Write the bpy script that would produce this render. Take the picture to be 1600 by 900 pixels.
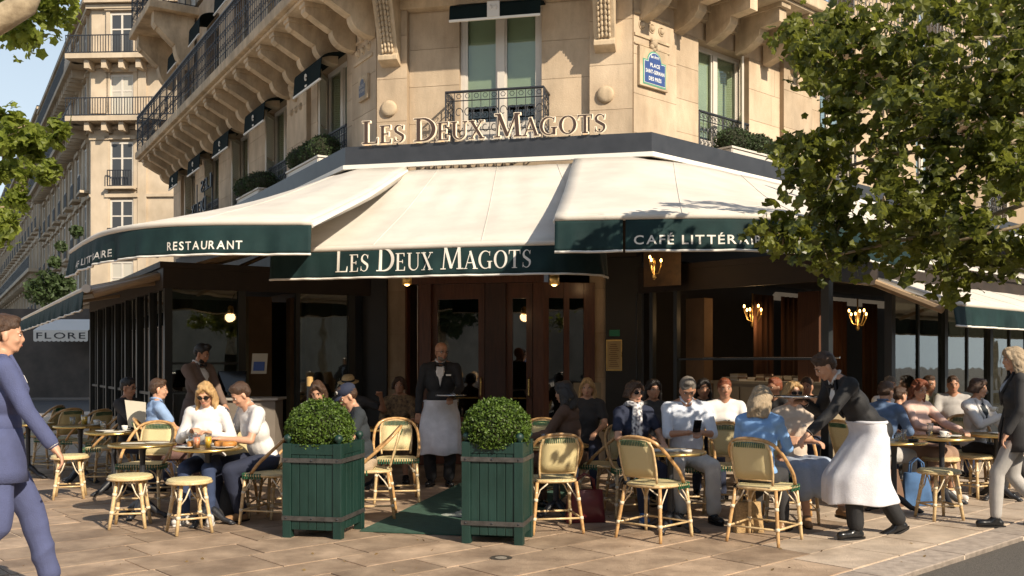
import bpy, bmesh, math, random
import numpy as np
from mathutils import Vector, Matrix, Quaternion, noise
random.seed(7); RNG = np.random.default_rng(7)
for o in list(bpy.data.objects): bpy.data.objects.remove(o)
SC = bpy.context.scene
C = SC.collection
R = math.radians
# ---------------------------------------------------------------- camera, world, sun
FPX, HY, CAMZ = 1500.0, 565.0, 1.5
cam = bpy.data.cameras.new('camera'); camo = bpy.data.objects.new('camera', cam); C.objects.link(camo)
camo.location = (0, 0, CAMZ); camo.rotation_euler = (R(90), 0, 0)
cam.sensor_width = 36; cam.lens = 36 * FPX / 1600; cam.shift_y = (HY - 450) / 1600
cam.clip_start = 0.05; cam.clip_end = 2000
SC.camera = camo
SUN_EL, SUN_X, SUN_Y = 33.0, 0.655, -0.756
w = bpy.data.worlds.new('World'); SC.world = w; w.use_nodes = True
nt = w.node_tree; bg = nt.nodes['Background']
sky = nt.nodes.new('ShaderNodeTexSky'); sky.sky_type = 'NISHITA'; sky.sun_disc = False
sky.sun_elevation = R(SUN_EL); sky.sun_rotation = math.atan2(SUN_X, SUN_Y)
sky.air_density = 1.0; sky.dust_density = 1.0; sky.ozone_density = 1.0
smx = nt.nodes.new('ShaderNodeMix'); smx.data_type = 'RGBA'; smx.inputs['B'].default_value = (6.6, 7.6, 8.3, 1)   # summer haze, thicker towards the horizon all round
wtc = nt.nodes.new('ShaderNodeTexCoord'); wse = nt.nodes.new('ShaderNodeSeparateXYZ'); wmr = nt.nodes.new('ShaderNodeMapRange'); wmr.interpolation_type = 'SMOOTHSTEP'
wmr.inputs['From Min'].default_value = 0; wmr.inputs['From Max'].default_value = .75; wmr.inputs['To Min'].default_value = .88; wmr.inputs['To Max'].default_value = .05
nt.links.new(wtc.outputs['Generated'], wse.inputs[0]); nt.links.new(wse.outputs[2], wmr.inputs[0]); nt.links.new(wmr.outputs[0], smx.inputs['Factor'])
nt.links.new(sky.outputs[0], smx.inputs['A']); nt.links.new(smx.outputs['Result'], bg.inputs[0]); bg.inputs[1].default_value = 0.092
sl = bpy.data.lights.new('sun', 'SUN'); sl.energy = 4.9; sl.angle = R(0.5); sl.color = (1.0, 0.87, 0.69)
so = bpy.data.objects.new('sun', sl); C.objects.link(so)
so.rotation_euler = Vector((SUN_X, SUN_Y, math.tan(R(SUN_EL)))).to_track_quat('Z', 'Y').to_euler()
so.location = (5, -8, 12)
SC.view_settings.view_transform = 'Standard'; SC.view_settings.look = 'None'
SC.view_settings.exposure = 0.42; SC.view_settings.gamma = 1
SC.render.engine = 'CYCLES'
SC.cycles.use_denoising = True
SC.cycles.max_bounces = 6; SC.cycles.transparent_max_bounces = 12; SC.cycles.caustics_reflective = False; SC.cycles.caustics_refractive = False

def PX(px, Y): return (px - 800) / FPX * Y
def P3(px, py, Y): return Vector((PX(px, Y), Y, CAMZ + (HY - py) / FPX * Y))
def GR(px, py, z=0.0):
    Y = (CAMZ - z) * FPX / (py - HY); return Vector((PX(px, Y), Y, z))
# ---------------------------------------------------------------- materials
MATS = {}
def mat(name, col, rough=0.6, var=0.0, scale=4.0, bump=0.0, bscale=40.0, metal=0.0, col2=None, rnd=0.0, spec=0.5, trans=0.0, emit=None, es=0, stretch=(1,1,1), sheen=0, coat=0, detail=4, dirt=None):
    if name in MATS: return MATS[name]
    m = bpy.data.materials.new(name); m.use_nodes = True; MATS[name] = m
    n = m.node_tree.nodes; l = m.node_tree.links; b = n['Principled BSDF']
    b.inputs['Base Color'].default_value = (*col, 1); b.inputs['Roughness'].default_value = rough
    b.inputs['Metallic'].default_value = metal; b.inputs['Specular IOR Level'].default_value = spec
    if coat: b.inputs['Coat Weight'].default_value = coat; b.inputs['Coat Roughness'].default_value = .15
    if sheen: b.inputs['Sheen Weight'].default_value = sheen
    if emit: b.inputs['Emission Color'].default_value = (*emit, 1); b.inputs['Emission Strength'].default_value = es
    geo = n.new('ShaderNodeNewGeometry'); mp = n.new('ShaderNodeMapping'); mp.inputs['Scale'].default_value = stretch
    l.new(geo.outputs['Position'], mp.inputs['Vector'])
    last = None
    if var or col2:
        t = n.new('ShaderNodeTexNoise'); t.inputs['Scale'].default_value = scale; t.inputs['Detail'].default_value = detail; t.inputs['Roughness'].default_value = .6
        l.new(mp.outputs[0], t.inputs['Vector'])
        r = n.new('ShaderNodeValToRGB'); r.color_ramp.elements[0].position = .3; r.color_ramp.elements[1].position = .7
        a = tuple(c * (1 - var) for c in col); d = col2 or tuple(min(1, c * (1 + var)) for c in col)
        r.color_ramp.elements[0].color = (*a, 1); r.color_ramp.elements[1].color = (*d, 1)
        l.new(t.outputs['Fac'], r.inputs[0]); last = r.outputs[0]; l.new(last, b.inputs['Base Color'])
        rr = n.new('ShaderNodeMapRange'); rr.inputs['To Min'].default_value = max(0, rough - .08); rr.inputs['To Max'].default_value = min(1, rough + .1)
        l.new(t.outputs['Fac'], rr.inputs[0]); l.new(rr.outputs[0], b.inputs['Roughness'])
    if rnd:
        oi = n.new('ShaderNodeObjectInfo'); hs = n.new('ShaderNodeHueSaturation'); mr = n.new('ShaderNodeMapRange')
        mr.inputs['To Min'].default_value = 1 - rnd; mr.inputs['To Max'].default_value = 1 + rnd
        l.new(oi.outputs['Random'], mr.inputs[0]); l.new(mr.outputs[0], hs.inputs['Value'])
        if last: l.new(last, hs.inputs['Color'])
        else: hs.inputs['Color'].default_value = (*col, 1)
        l.new(hs.outputs[0], b.inputs['Base Color'])
    if dirt:    # grime: (strength, scale, stretch)
        td = n.new('ShaderNodeTexNoise'); td.inputs['Scale'].default_value = dirt[1]; td.inputs['Detail'].default_value = 9; td.inputs['Roughness'].default_value = .68
        md = n.new('ShaderNodeMapping'); md.inputs['Scale'].default_value = dirt[2]; l.new(geo.outputs['Position'], md.inputs['Vector']); l.new(md.outputs[0], td.inputs['Vector'])
        rd_ = n.new('ShaderNodeMapRange'); rd_.inputs['From Min'].default_value = .38; rd_.inputs['From Max'].default_value = .62; rd_.inputs['To Min'].default_value = 1 - dirt[0]; rd_.inputs['To Max'].default_value = 1.0
        l.new(td.outputs['Fac'], rd_.inputs[0]); mm = n.new('ShaderNodeMix'); mm.data_type = 'RGBA'; mm.blend_type = 'MULTIPLY'; mm.inputs['Factor'].default_value = 1
        src_ = b.inputs['Base Color'].links[0].from_socket if b.inputs['Base Color'].links else None
        if src_: l.new(src_, mm.inputs['A'])
        else: mm.inputs['A'].default_value = (*col, 1)
        cb = n.new('ShaderNodeCombineColor'); [l.new(rd_.outputs[0], cb.inputs[q]) for q in range(3)]; l.new(cb.outputs[0], mm.inputs['B']); l.new(mm.outputs['Result'], b.inputs['Base Color'])
    if bump:
        t2 = n.new('ShaderNodeTexNoise'); t2.inputs['Scale'].default_value = bscale; t2.inputs['Detail'].default_value = 5
        l.new(mp.outputs[0], t2.inputs['Vector'])
        bm = n.new('ShaderNodeBump'); bm.inputs['Strength'].default_value = min(1, bump); bm.inputs['Distance'].default_value = .012
        l.new(t2.outputs['Fac'], bm.inputs['Height']); l.new(bm.outputs[0], b.inputs['Normal'])
    if trans:
        tr = n.new('ShaderNodeBsdfTranslucent'); mx = n.new('ShaderNodeMixShader'); mx.inputs[0].default_value = trans
        tr.inputs['Color'].default_value = (*(min(1, c * 1.6) for c in col), 1)
        if last: l.new(last, tr.inputs['Color'])
        out = n['Material Output']; l.new(b.outputs[0], mx.inputs[1]); l.new(tr.outputs[0], mx.inputs[2]); l.new(mx.outputs[0], out.inputs[0])
    return m
def glass(name, tint=(.8, .85, .8), refl=0.5, dens=.35):
    if name in MATS: return MATS[name]
    m = bpy.data.materials.new(name); m.use_nodes = True; MATS[name] = m
    n = m.node_tree.nodes; l = m.node_tree.links; n.remove(n['Principled BSDF'])
    g = n.new('ShaderNodeBsdfGlossy'); g.inputs['Roughness'].default_value = .02; t = n.new('ShaderNodeBsdfTransparent'); t.inputs[0].default_value = (*tint, 1)
    f0 = n.new('ShaderNodeLayerWeight'); f0.inputs[0].default_value = .5; f = n.new('ShaderNodeMath'); f.operation = 'POWER'; f.inputs[1].default_value = 4; l.new(f0.outputs['Facing'], f.inputs[0]); ma = n.new('ShaderNodeMath'); ma.operation = 'ADD'; ma.inputs[1].default_value = refl * .15
    mx = n.new('ShaderNodeMixShader'); l.new(f.outputs[0], ma.inputs[0]); l.new(ma.outputs[0], mx.inputs[0]); l.new(t.outputs[0], mx.inputs[1]); l.new(g.outputs[0], mx.inputs[2])
    # slight waviness of old panes
    tx = n.new('ShaderNodeTexNoise'); tx.inputs['Scale'].default_value = 1.7; b = n.new('ShaderNodeBump'); b.inputs['Distance'].default_value = .01; b.inputs['Strength'].default_value = .25
    geo = n.new('ShaderNodeNewGeometry'); l.new(geo.outputs['Position'], tx.inputs['Vector']); l.new(tx.outputs['Fac'], b.inputs['Height']); l.new(b.outputs[0], g.inputs['Normal'])
    l.new(mx.outputs[0], n['Material Output'].inputs[0]); return m
STONE = mat('limestone', (.54, .405, .27), .85, .13, 1.3, .35, 60, rnd=.10, col2=(.65, .515, .365), detail=8, dirt=(.30, 1.6, (1, 1, .28)))
STONE2 = mat('limestone_trim', (.56, .42, .27), .85, .15, 2.5, .35, 45, col2=(.68, .54, .37), detail=8, dirt=(.38, 2.4, (1, 1, .35)))
MORTAR = mat('mortar', (.36, .27, .18), .95, .1)
FARST = mat('pale_limestone', (.58, .465, .33), .9, .12, .6, .2, 8, col2=(.68, .56, .42), dirt=(.25, .5, (1, 1, .4)))
IRON = mat('black_iron', (.022, .024, .03), .45, .1, 20, .2, 60)
WHITEP = mat('white_window_paint', (.62, .57, .50), .45, .05)
SHUT = mat('shutter_paint', (.72, .66, .56), .6, .06)
BLIND = mat('green_blind', (.58, .60, .46), .8, .08, 3)
ROOMD = mat('unlit_room', (.03, .025, .02), .9, .2)  # near-black colour carries the darkness of the unlit interiors
FASCIA = mat('dark_fascia', (.035, .038, .045), .4, .15, 6)
CREAM = mat('cream_canvas', (.66, .61, .535), .85, .05, 2.2, .25, 180, col2=(.71, .665, .59), dirt=(.10, .9, (1, 1, 1)))
GREENC = mat('green_canvas', (.010, .030, .032), .7, .3, 3, .3, 200, col2=(.016, .042, .042), spec=.2)
PIPING = mat('white_piping', (.75, .72, .66), .7)
LETW = mat('ivory_lettering', (.78, .74, .66), .7)
LETD = mat('dark_letter_face', (.06, .035, .025), .5)
HALO = mat('glowing_cream_edge', (.85, .72, .55), .5, emit=(1, .78, .52), es=.35)  # cream outline with a faint warm emission added to its colour
WOODR = mat('red_mahogany', (.11, .034, .014), .35, .35, 5, .15, 30, stretch=(6, 6, .7), coat=.3)
WOODD = mat('dark_mahogany', (.05, .016, .01), .4, .3, 5, stretch=(6, 6, .7), coat=.2)
BLACKP = mat('black_green_paint', (.016, .018, .018), .4, .2, 5)
BROWNB = mat('brown_beam', (.028, .018, .012), .6, .3, 4)
BEIGEM = mat('beige_metal', (.42, .30, .19), .5, .1, 6)
PLANTG = mat('planter_green', (.006, .032, .024), .5, .25, 8, .2, 50, col2=(.009, .038, .030), stretch=(1, 1, .3))
BAND = mat('grey_steel_band', (.10, .095, .09), .5, .3, 15, metal=.6)
LEAFB = mat('boxwood_leaf', (.035, .085, .010), .5, .5, 22, col2=(.14, .23, .028), trans=.25)
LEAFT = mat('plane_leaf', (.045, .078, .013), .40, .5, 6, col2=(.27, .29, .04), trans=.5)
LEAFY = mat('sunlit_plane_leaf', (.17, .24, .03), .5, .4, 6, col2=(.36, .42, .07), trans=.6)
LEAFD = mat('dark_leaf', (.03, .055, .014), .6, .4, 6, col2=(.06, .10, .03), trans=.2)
BARK = mat('mottled_bark', (.30, .22, .13), .85, .4, 7, .8, 14, col2=(.52, .42, .28))
RATTAN = mat('rattan_cane', (.50, .27, .10), .4, .3, 25, .2, 90, col2=(.66, .40, .17), coat=.3)
RATTAN2 = mat('pale_cane', (.62, .42, .20), .4, .25, 25, .2, 90, col2=(.74, .55, .30), coat=.3)
WRAP = mat('white_cane_wrap', (.72, .62, .46), .6)
WEAVE = mat('cream_weave', (.66, .56, .30), .55, .1, 60)
WEAVEG = mat('green_weave', (.02, .10, .05), .5)
BRASS = mat('brass', (.62, .43, .16), .28, .1, 10, metal=.9)
MARBLE = mat('table_top', (.55, .50, .42), .3, .15, 8)
TOPD = mat('dark_table_top', (.04, .035, .03), .22, .1)
CHROME = mat('steel', (.55, .55, .55), .2, metal=1)
def weave_mat(name, c1, c2, s=230):
    m = mat(name, c1, .55); n = m.node_tree.nodes; l = m.node_tree.links; b = n['Principled BSDF']
    tc = n.new('ShaderNodeTexCoord'); wv = n.new('ShaderNodeTexChecker'); wv.inputs['Scale'].default_value = s
    wv.inputs['Color1'].default_value = (*c1, 1); wv.inputs['Color2'].default_value = (*c2, 1)
    l.new(tc.outputs['Object'], wv.inputs['Vector']); l.new(wv.outputs['Color'], b.inputs['Base Color'])
    bp = n.new('ShaderNodeBump'); bp.inputs['Strength'].default_value = .5; bp.inputs['Distance'].default_value = .003
    l.new(wv.outputs['Fac'], bp.inputs['Height']); l.new(bp.outputs[0], b.inputs['Normal']); return m
WEAVE = weave_mat('cream_weave_check', (.74, .63, .36), (.56, .46, .22))
# ---------------------------------------------------------------- mesh helpers
class MB:
    def __init__(s): s.v = []; s.f = []
    def add(s, vs, fs):
        o = len(s.v); s.v.extend([tuple(v) for v in vs]); s.f.extend([tuple(i + o for i in f) for f in fs]); return s
    def hexa(s, p):   # 8 points: bottom 4 ccw, top 4
        return s.add(p, [(3, 2, 1, 0), (4, 5, 6, 7), (0, 1, 5, 4), (1, 2, 6, 5), (2, 3, 7, 6), (3, 0, 4, 7)])
    def box(s, x0, x1, y0, y1, z0, z1):
        return s.hexa([(x0, y0, z0), (x1, y0, z0), (x1, y1, z0), (x0, y1, z0), (x0, y0, z1), (x1, y0, z1), (x1, y1, z1), (x0, y1, z1)])
    def prism(s, poly, vec):   # poly: list of 3D points, extruded along vec
        n = len(poly); vec = Vector(vec); a = [Vector(p) for p in poly]; b = [p + vec for p in a]
        return s.add(a + b, [tuple(range(n))[::-1], tuple(range(n, 2 * n))] + [(i, (i + 1) % n, n + (i + 1) % n, n + i) for i in range(n)])
    def tube(s, pts, r, n=8, closed=False, cap=True):
        pts = [Vector(p) for p in pts]; m = len(pts)
        rs = r if isinstance(r, (list, tuple)) else [r] * m
        vs = []; prev = None
        for i, p in enumerate(pts):
            if closed: d = pts[(i + 1) % m] - pts[i - 1]
            else: d = pts[min(i + 1, m - 1)] - pts[max(i - 1, 0)]
            if d.length < 1e-9: d = Vector((0, 0, 1))
            d.normalize()
            if prev is None:
                a = d.orthogonal().normalized()
            else:
                a = prev - d * prev.dot(d)
                a = a.normalized() if a.length > 1e-6 else d.orthogonal().normalized()
            prev = a; b = d.cross(a)
            for k in range(n):
                t = 2 * math.pi * k / n; vs.append(p + (a * math.cos(t) + b * math.sin(t)) * rs[i])
        fs = []
        for i in range(m if closed else m - 1):
            j = (i + 1) % m
            for k in range(n):
                k2 = (k + 1) % n; fs.append((i * n + k, i * n + k2, j * n + k2, j * n + k))
        if not closed and cap: fs += [tuple(range(n))[::-1], tuple(range((m - 1) * n, m * n))]
        return s.add(vs, fs)
    def lathe(s, prof, c=(0, 0, 0), n=20, sx=1, sy=1):   # prof: (r,z) list
        vs = []; m = len(prof)
        for (r, z) in prof:
            for k in range(n):
                t = 2 * math.pi * k / n; vs.append((c[0] + r * sx * math.cos(t), c[1] + r * sy * math.sin(t), c[2] + z))
        fs = [(i * n + k, i * n + (k + 1) % n, (i + 1) * n + (k + 1) % n, (i + 1) * n + k) for i in range(m - 1) for k in range(n)]
        fs += [tuple(range(n))[::-1], tuple(range((m - 1) * n, m * n))]
        return s.add(vs, fs)
    def ell(s, c, r, rot=None, n=12, m=8):
        c = Vector(c); vs = []; rot = rot or Matrix.Identity(3)
        for i in range(1, m):
            ph = math.pi * i / m
            for k in range(n):
                t = 2 * math.pi * k / n
                vs.append(c + rot @ Vector((r[0] * math.sin(ph) * math.cos(t), r[1] * math.sin(ph) * math.sin(t), r[2] * math.cos(ph))))
        a = len(vs); vs += [c + rot @ Vector((0, 0, r[2])), c + rot @ Vector((0, 0, -r[2]))]
        fs = [(i * n + k, (i + 1) * n + k, (i + 1) * n + (k + 1) % n, i * n + (k + 1) % n) for i in range(m - 2) for k in range(n)]
        fs += [(a, k, (k + 1) % n) for k in range(n)] + [(a + 1, (m - 2) * n + (k + 1) % n, (m - 2) * n + k) for k in range(n)]
        return s.add(vs, fs)
    def cone(s, p0, p1, r0, r1, n=12):
        p0, p1 = Vector(p0), Vector(p1); d = p1 - p0; L = d.length or 1e-6; d.normalize()
        pts = []; rs = []
        for t in (-1, -.85, -.5, 0): pts.append(p0 + d * r0 * t); rs.append(r0 * math.sqrt(max(0.02, 1 - t * t)))
        for t in (0, .5, .85, 1): pts.append(p1 + d * r1 * t); rs.append(r1 * math.sqrt(max(0.02, 1 - t * t)))
        return s.tube(pts, rs, n)
    def grid(s, rows, thick=None):   # rows: list of rows of Vectors
        m, n = len(rows), len(rows[0]); vs = [p for r in rows for p in r]
        return s.add(vs, [(i * n + j, i * n + j + 1, (i + 1) * n + j + 1, (i + 1) * n + j) for i in range(m - 1) for j in range(n - 1)])
    def mesh(s, name, smooth=False, merge=False):
        me = bpy.data.meshes.new(name); me.from_pydata(s.v, [], s.f)
        if smooth:
            me.polygons.foreach_set('use_smooth', [True] * len(me.polygons))
        me.update(); return me
    def build(s, name, m, parent=None, smooth=False, world=True, solid=0, bev=0, subd=0):
        me = s.mesh(name, smooth)
        o = bpy.data.objects.new(name, me); C.objects.link(o)
        for x in (m if isinstance(m, (list, tuple)) else [m]): me.materials.append(x)
        if parent is not None: par(o, parent, world)
        if solid: q = o.modifiers.new('solid', 'SOLIDIFY'); q.thickness = solid; q.offset = 0
        if bev: q = o.modifiers.new('bevel', 'BEVEL'); q.width = bev; q.segments = 2; q.limit_method = 'ANGLE'; q.harden_normals = False
        if subd: q = o.modifiers.new('sub', 'SUBSURF'); q.levels = subd; q.render_levels = subd
        return o
def mw(o):
    m = o.matrix_basis.copy()
    if o.parent: return mw(o.parent) @ o.matrix_parent_inverse @ m
    return m
def par(o, p, world=True):
    o.parent = p
    if world: o.matrix_parent_inverse = mw(p).inverted()
def tag(o, label=None, cat=None, group=None, kind=None):
    if label: o['label'] = label
    if cat: o['category'] = cat
    if group: o['group'] = group
    if kind: o['kind'] = kind
    return o
def empty(name, loc=(0, 0, 0), rz=0, **k):
    loc = tuple(loc) if len(loc) == 3 else (loc[0], loc[1], 0)
    o = bpy.data.objects.new(name, None); C.objects.link(o); o.location = loc; o.rotation_euler = (0, 0, rz); o.empty_display_size = .1
    return tag(o, **k)
def copy_tree(o, parent=None):
    c = o.copy(); C.objects.link(c)
    if parent is not None: c.parent = parent; c.matrix_parent_inverse = o.matrix_parent_inverse
    for ch in list(o.children): copy_tree(ch, c)
    return c
class Frame:
    def __init__(s, o, d):
        s.o = Vector((o[0], o[1], 0)); s.d = Vector((d[0], d[1], 0)).normalized(); s.n = Vector((s.d.y, -s.d.x, 0)); s.rz = math.atan2(s.d.y, s.d.x)
    def p(s, u, w, z): return s.o + s.d * u + s.n * w + Vector((0, 0, z))    # w: outwards (towards the street)
    def box(s, mb, u0, u1, w0, w1, z0, z1):
        return mb.hexa([s.p(u0, w1, z0), s.p(u1, w1, z0), s.p(u1, w0, z0), s.p(u0, w0, z0), s.p(u0, w1, z1), s.p(u1, w1, z1), s.p(u1, w0, z1), s.p(u0, w0, z1)])
    def upx(s, px, w=0):    # position along the frame that lies on picture column px
        r = (px - 800) / FPX; b = s.o + s.n * w
        return (r * b.y - b.x) / (s.d.x - r * s.d.y)
def isect(f, wf, g, wg):
    a = f.p(0, wf, 0); b = g.p(0, wg, 0); r = b - a
    den = f.d.x * g.d.y - f.d.y * g.d.x; t = (r.x * g.d.y - r.y * g.d.x) / den
    return a + f.d * t
def resample(pts, n, smooth=0):
    pts = [Vector(p) for p in pts]
    for _ in range(smooth):
        q = [pts[0]]
        for a, b in zip(pts, pts[1:]): q += [a.lerp(b, .25), a.lerp(b, .75)]
        q.append(pts[-1]); pts = q
    L = [0]
    for a, b in zip(pts, pts[1:]): L.append(L[-1] + (b - a).length)
    out = []
    for i in range(n):
        t = L[-1] * i / (n - 1); k = 0
        while k < len(L) - 2 and L[k + 1] < t: k += 1
        out.append(pts[k].lerp(pts[k + 1], (t - L[k]) / max(1e-9, L[k + 1] - L[k])))
    return out
_cube = MB().box(-.5, .5, -.5, .5, -.5, .5)
def block_mesh(m, key='b'):
    k = 'blk' + key + m.name
    if k in MATS: return MATS[k]
    bm = bmesh.new(); bmesh.ops.create_cube(bm, size=1)
    me = bpy.data.meshes.new('block'); bm.to_mesh(me); bm.free(); me.materials.append(m); MATS[k] = me; return me
def fblock(fr, u0, u1, w0, w1, z0, z1, m, name, parent):    # one block, a shared cube scaled
    o = bpy.data.objects.new(name, block_mesh(m)); C.objects.link(o)
    o.location = fr.p((u0 + u1) / 2, (w0 + w1) / 2, (z0 + z1) / 2); o.rotation_euler = (0, 0, fr.rz); o.scale = (u1 - u0, w1 - w0, z1 - z0)
    par(o, parent); return o

# ---------------------------------------------------------------- ground
CF_L, CF_R = Vector((-2.03, 14.41, 0)), Vector((1.71, 13.61, 0))
FC = Frame(CF_L, CF_R - CF_L); WCH = (CF_R - CF_L).length          # chamfer
FR = Frame(CF_R, (.74, .6727))                                       # right facade, u>0 to the right
FL = Frame(CF_L, (.5145, -.8575))                                    # left facade, u<0 to the left
g = MB(); g.box(-260, 260, -160, 360, -.6, -.14); g.build('ground', mat('far_ground', (.12, .11, .10), .9, .2, 2)).__setitem__('kind', 'structure')
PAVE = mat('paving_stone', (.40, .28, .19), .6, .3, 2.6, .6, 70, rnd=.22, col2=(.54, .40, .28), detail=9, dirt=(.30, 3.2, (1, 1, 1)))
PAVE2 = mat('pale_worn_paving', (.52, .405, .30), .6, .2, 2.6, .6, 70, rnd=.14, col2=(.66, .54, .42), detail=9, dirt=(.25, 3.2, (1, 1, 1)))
JOINT = mat('paving_joint', (.68, .55, .42), .95, .3, 9, .4, 80)
pv = MB()
FP = Frame((0, 0), (.74, .6727))    # pavement frame, courses parallel to right facade (w>0 = towards viewer right)
# pavement base: everything in front of the building up to the road edge (w < W_EDGE)
W_EDGE = FP.n.dot(Vector((2.75, 6.75, 0)) )
FP.box(pv, -30, 60, -30, W_EDGE - .0, -.13, -.004)
pav = pv.build('pavement', JOINT); tag(pav, kind='structure')
cnt = 0; stuff = MB()
w0 = W_EDGE - .32
row = 0
while w0 > -26:
    h = random.choice((.42, .47, .5, .54)); w1 = w0 - h
    u = -22 + random.random()
    while u < 30:
        L = random.uniform(.62, 1.2)
        c = FP.p(u + L / 2, (w0 + w1) / 2, 0)
        px = 800 + FPX * c.x / c.y if c.y > 1 else -9999; py = HY + 2250 / c.y if c.y > 1 else 0
        if c.y > 2 and -2500 < px < 4000 and c.y < 15.5:
            dz = random.uniform(-.0015, .002)
            if -120 < px < 1720 and 700 < py < 960 and cnt < 290:
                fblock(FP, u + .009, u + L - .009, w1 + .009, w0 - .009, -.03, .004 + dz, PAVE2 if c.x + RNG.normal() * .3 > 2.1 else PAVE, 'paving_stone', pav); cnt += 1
            else: FP.box(stuff, u + .008, u + L - .008, w1 + .008, w0 - .008, -.03, .004 + dz)
        u += L
    w0 = w1; row += 1
q = stuff.build('paving_stone', PAVE, pav); q['kind'] = 'stuff'
kb = MB(); u = -20
kerb = None
KST = mat('kerb_granite', (.36, .30, .25), .8, .25, 12, .5, 90, rnd=.1)
while u < 22:
    fblock(FP, u + .006, u + 1.19, W_EDGE - .30, W_EDGE, -.125, .006, KST, 'kerb_stone', pav); u += 1.2
rd = MB(); FP.box(rd, -60, 60, W_EDGE + .004, 60, -.3, -.035)
tag(rd.build('road', mat('asphalt', (.10, .09, .08), .85, .5, 160, 1.0, 220, col2=(.20, .18, .155), detail=2)), kind='structure')
gp = MB().box(-120, 60, 15, 200, -.4, -.10); tag(gp.build('side_road', mat('asphalt_far', (.09, .085, .08), .9, .2, 3)), kind='structure')
# brass disc in the pavement
d = MB(); c = GR(783, 873); d.lathe([(.085, .004), (.085, .010), (.055, .010), (.05, .007)], c, 24)
dc = empty('drain_cover', c, label='small round metal cover set in the paving in front of the right planter', cat='drain cover')
d.build('rim', mat('old_metal', (.10, .085, .07), .5, .3, 30, metal=.5), dc); MB().lathe([(.045, .004), (.045, .0095), (.01, .0095)], c, 20).build('disc', mat('worn_plate', (.3, .26, .21), .5, .3, 40), dc)
# ---------------------------------------------------------------- facades
def railing(parent, path, z0, z1, name='railing', pitch=.13, close_ends=True):
    """path: list of points (x,y); ornamental iron railing following it"""
    mb = MB(); path = [Vector((p[0], p[1], 0)) for p in path]
    for z, r in ((z1, .022), (z1 - .13, .009), (z0 + .03, .012), (z0 + .2, .008)):
        mb.tube([p + Vector((0, 0, z)) for p in path], r, 6)
    for a, b in zip(path, path[1:]):
        L = (b - a).length; n = max(1, int(L / pitch)); d = (b - a) / n; dn = d.normalized()
        for i in range(n + 1):
            p = a + d * i; thick = .016 if i % 6 == 0 else .007
            mb.tube([p + Vector((0, 0, z0)), p + Vector((0, 0, z1))], thick, 4)
            if i < n:
                mid = p + d * .5; zc = (z0 + z1) / 2 - .02; rr = d.length * .46
                for (cz, r2, s) in ((zc + .1, rr, 1), (zc - .12, rr * .9, -1)):
                    pts = []
                    for k in range(11):
                        t = k / 10 * math.pi * 1.7; q = r2 * (1 - .05 * k)
                        pts.append(mid + dn * (math.cos(t * s) * q) + Vector((0, 0, cz + math.sin(t) * q * 1.3 * s)))
                    mb.tube(pts, .0075, 3)
                c = mid + Vector((0, 0, z1 - .065)); mb.tube([c + dn * (math.cos(t) * .035) + Vector((0, 0, math.sin(t) * .035)) for t in [k * math.pi / 3 for k in range(6)]], .006, 3, closed=True)
    return mb.build(name, IRON, parent)
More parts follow.
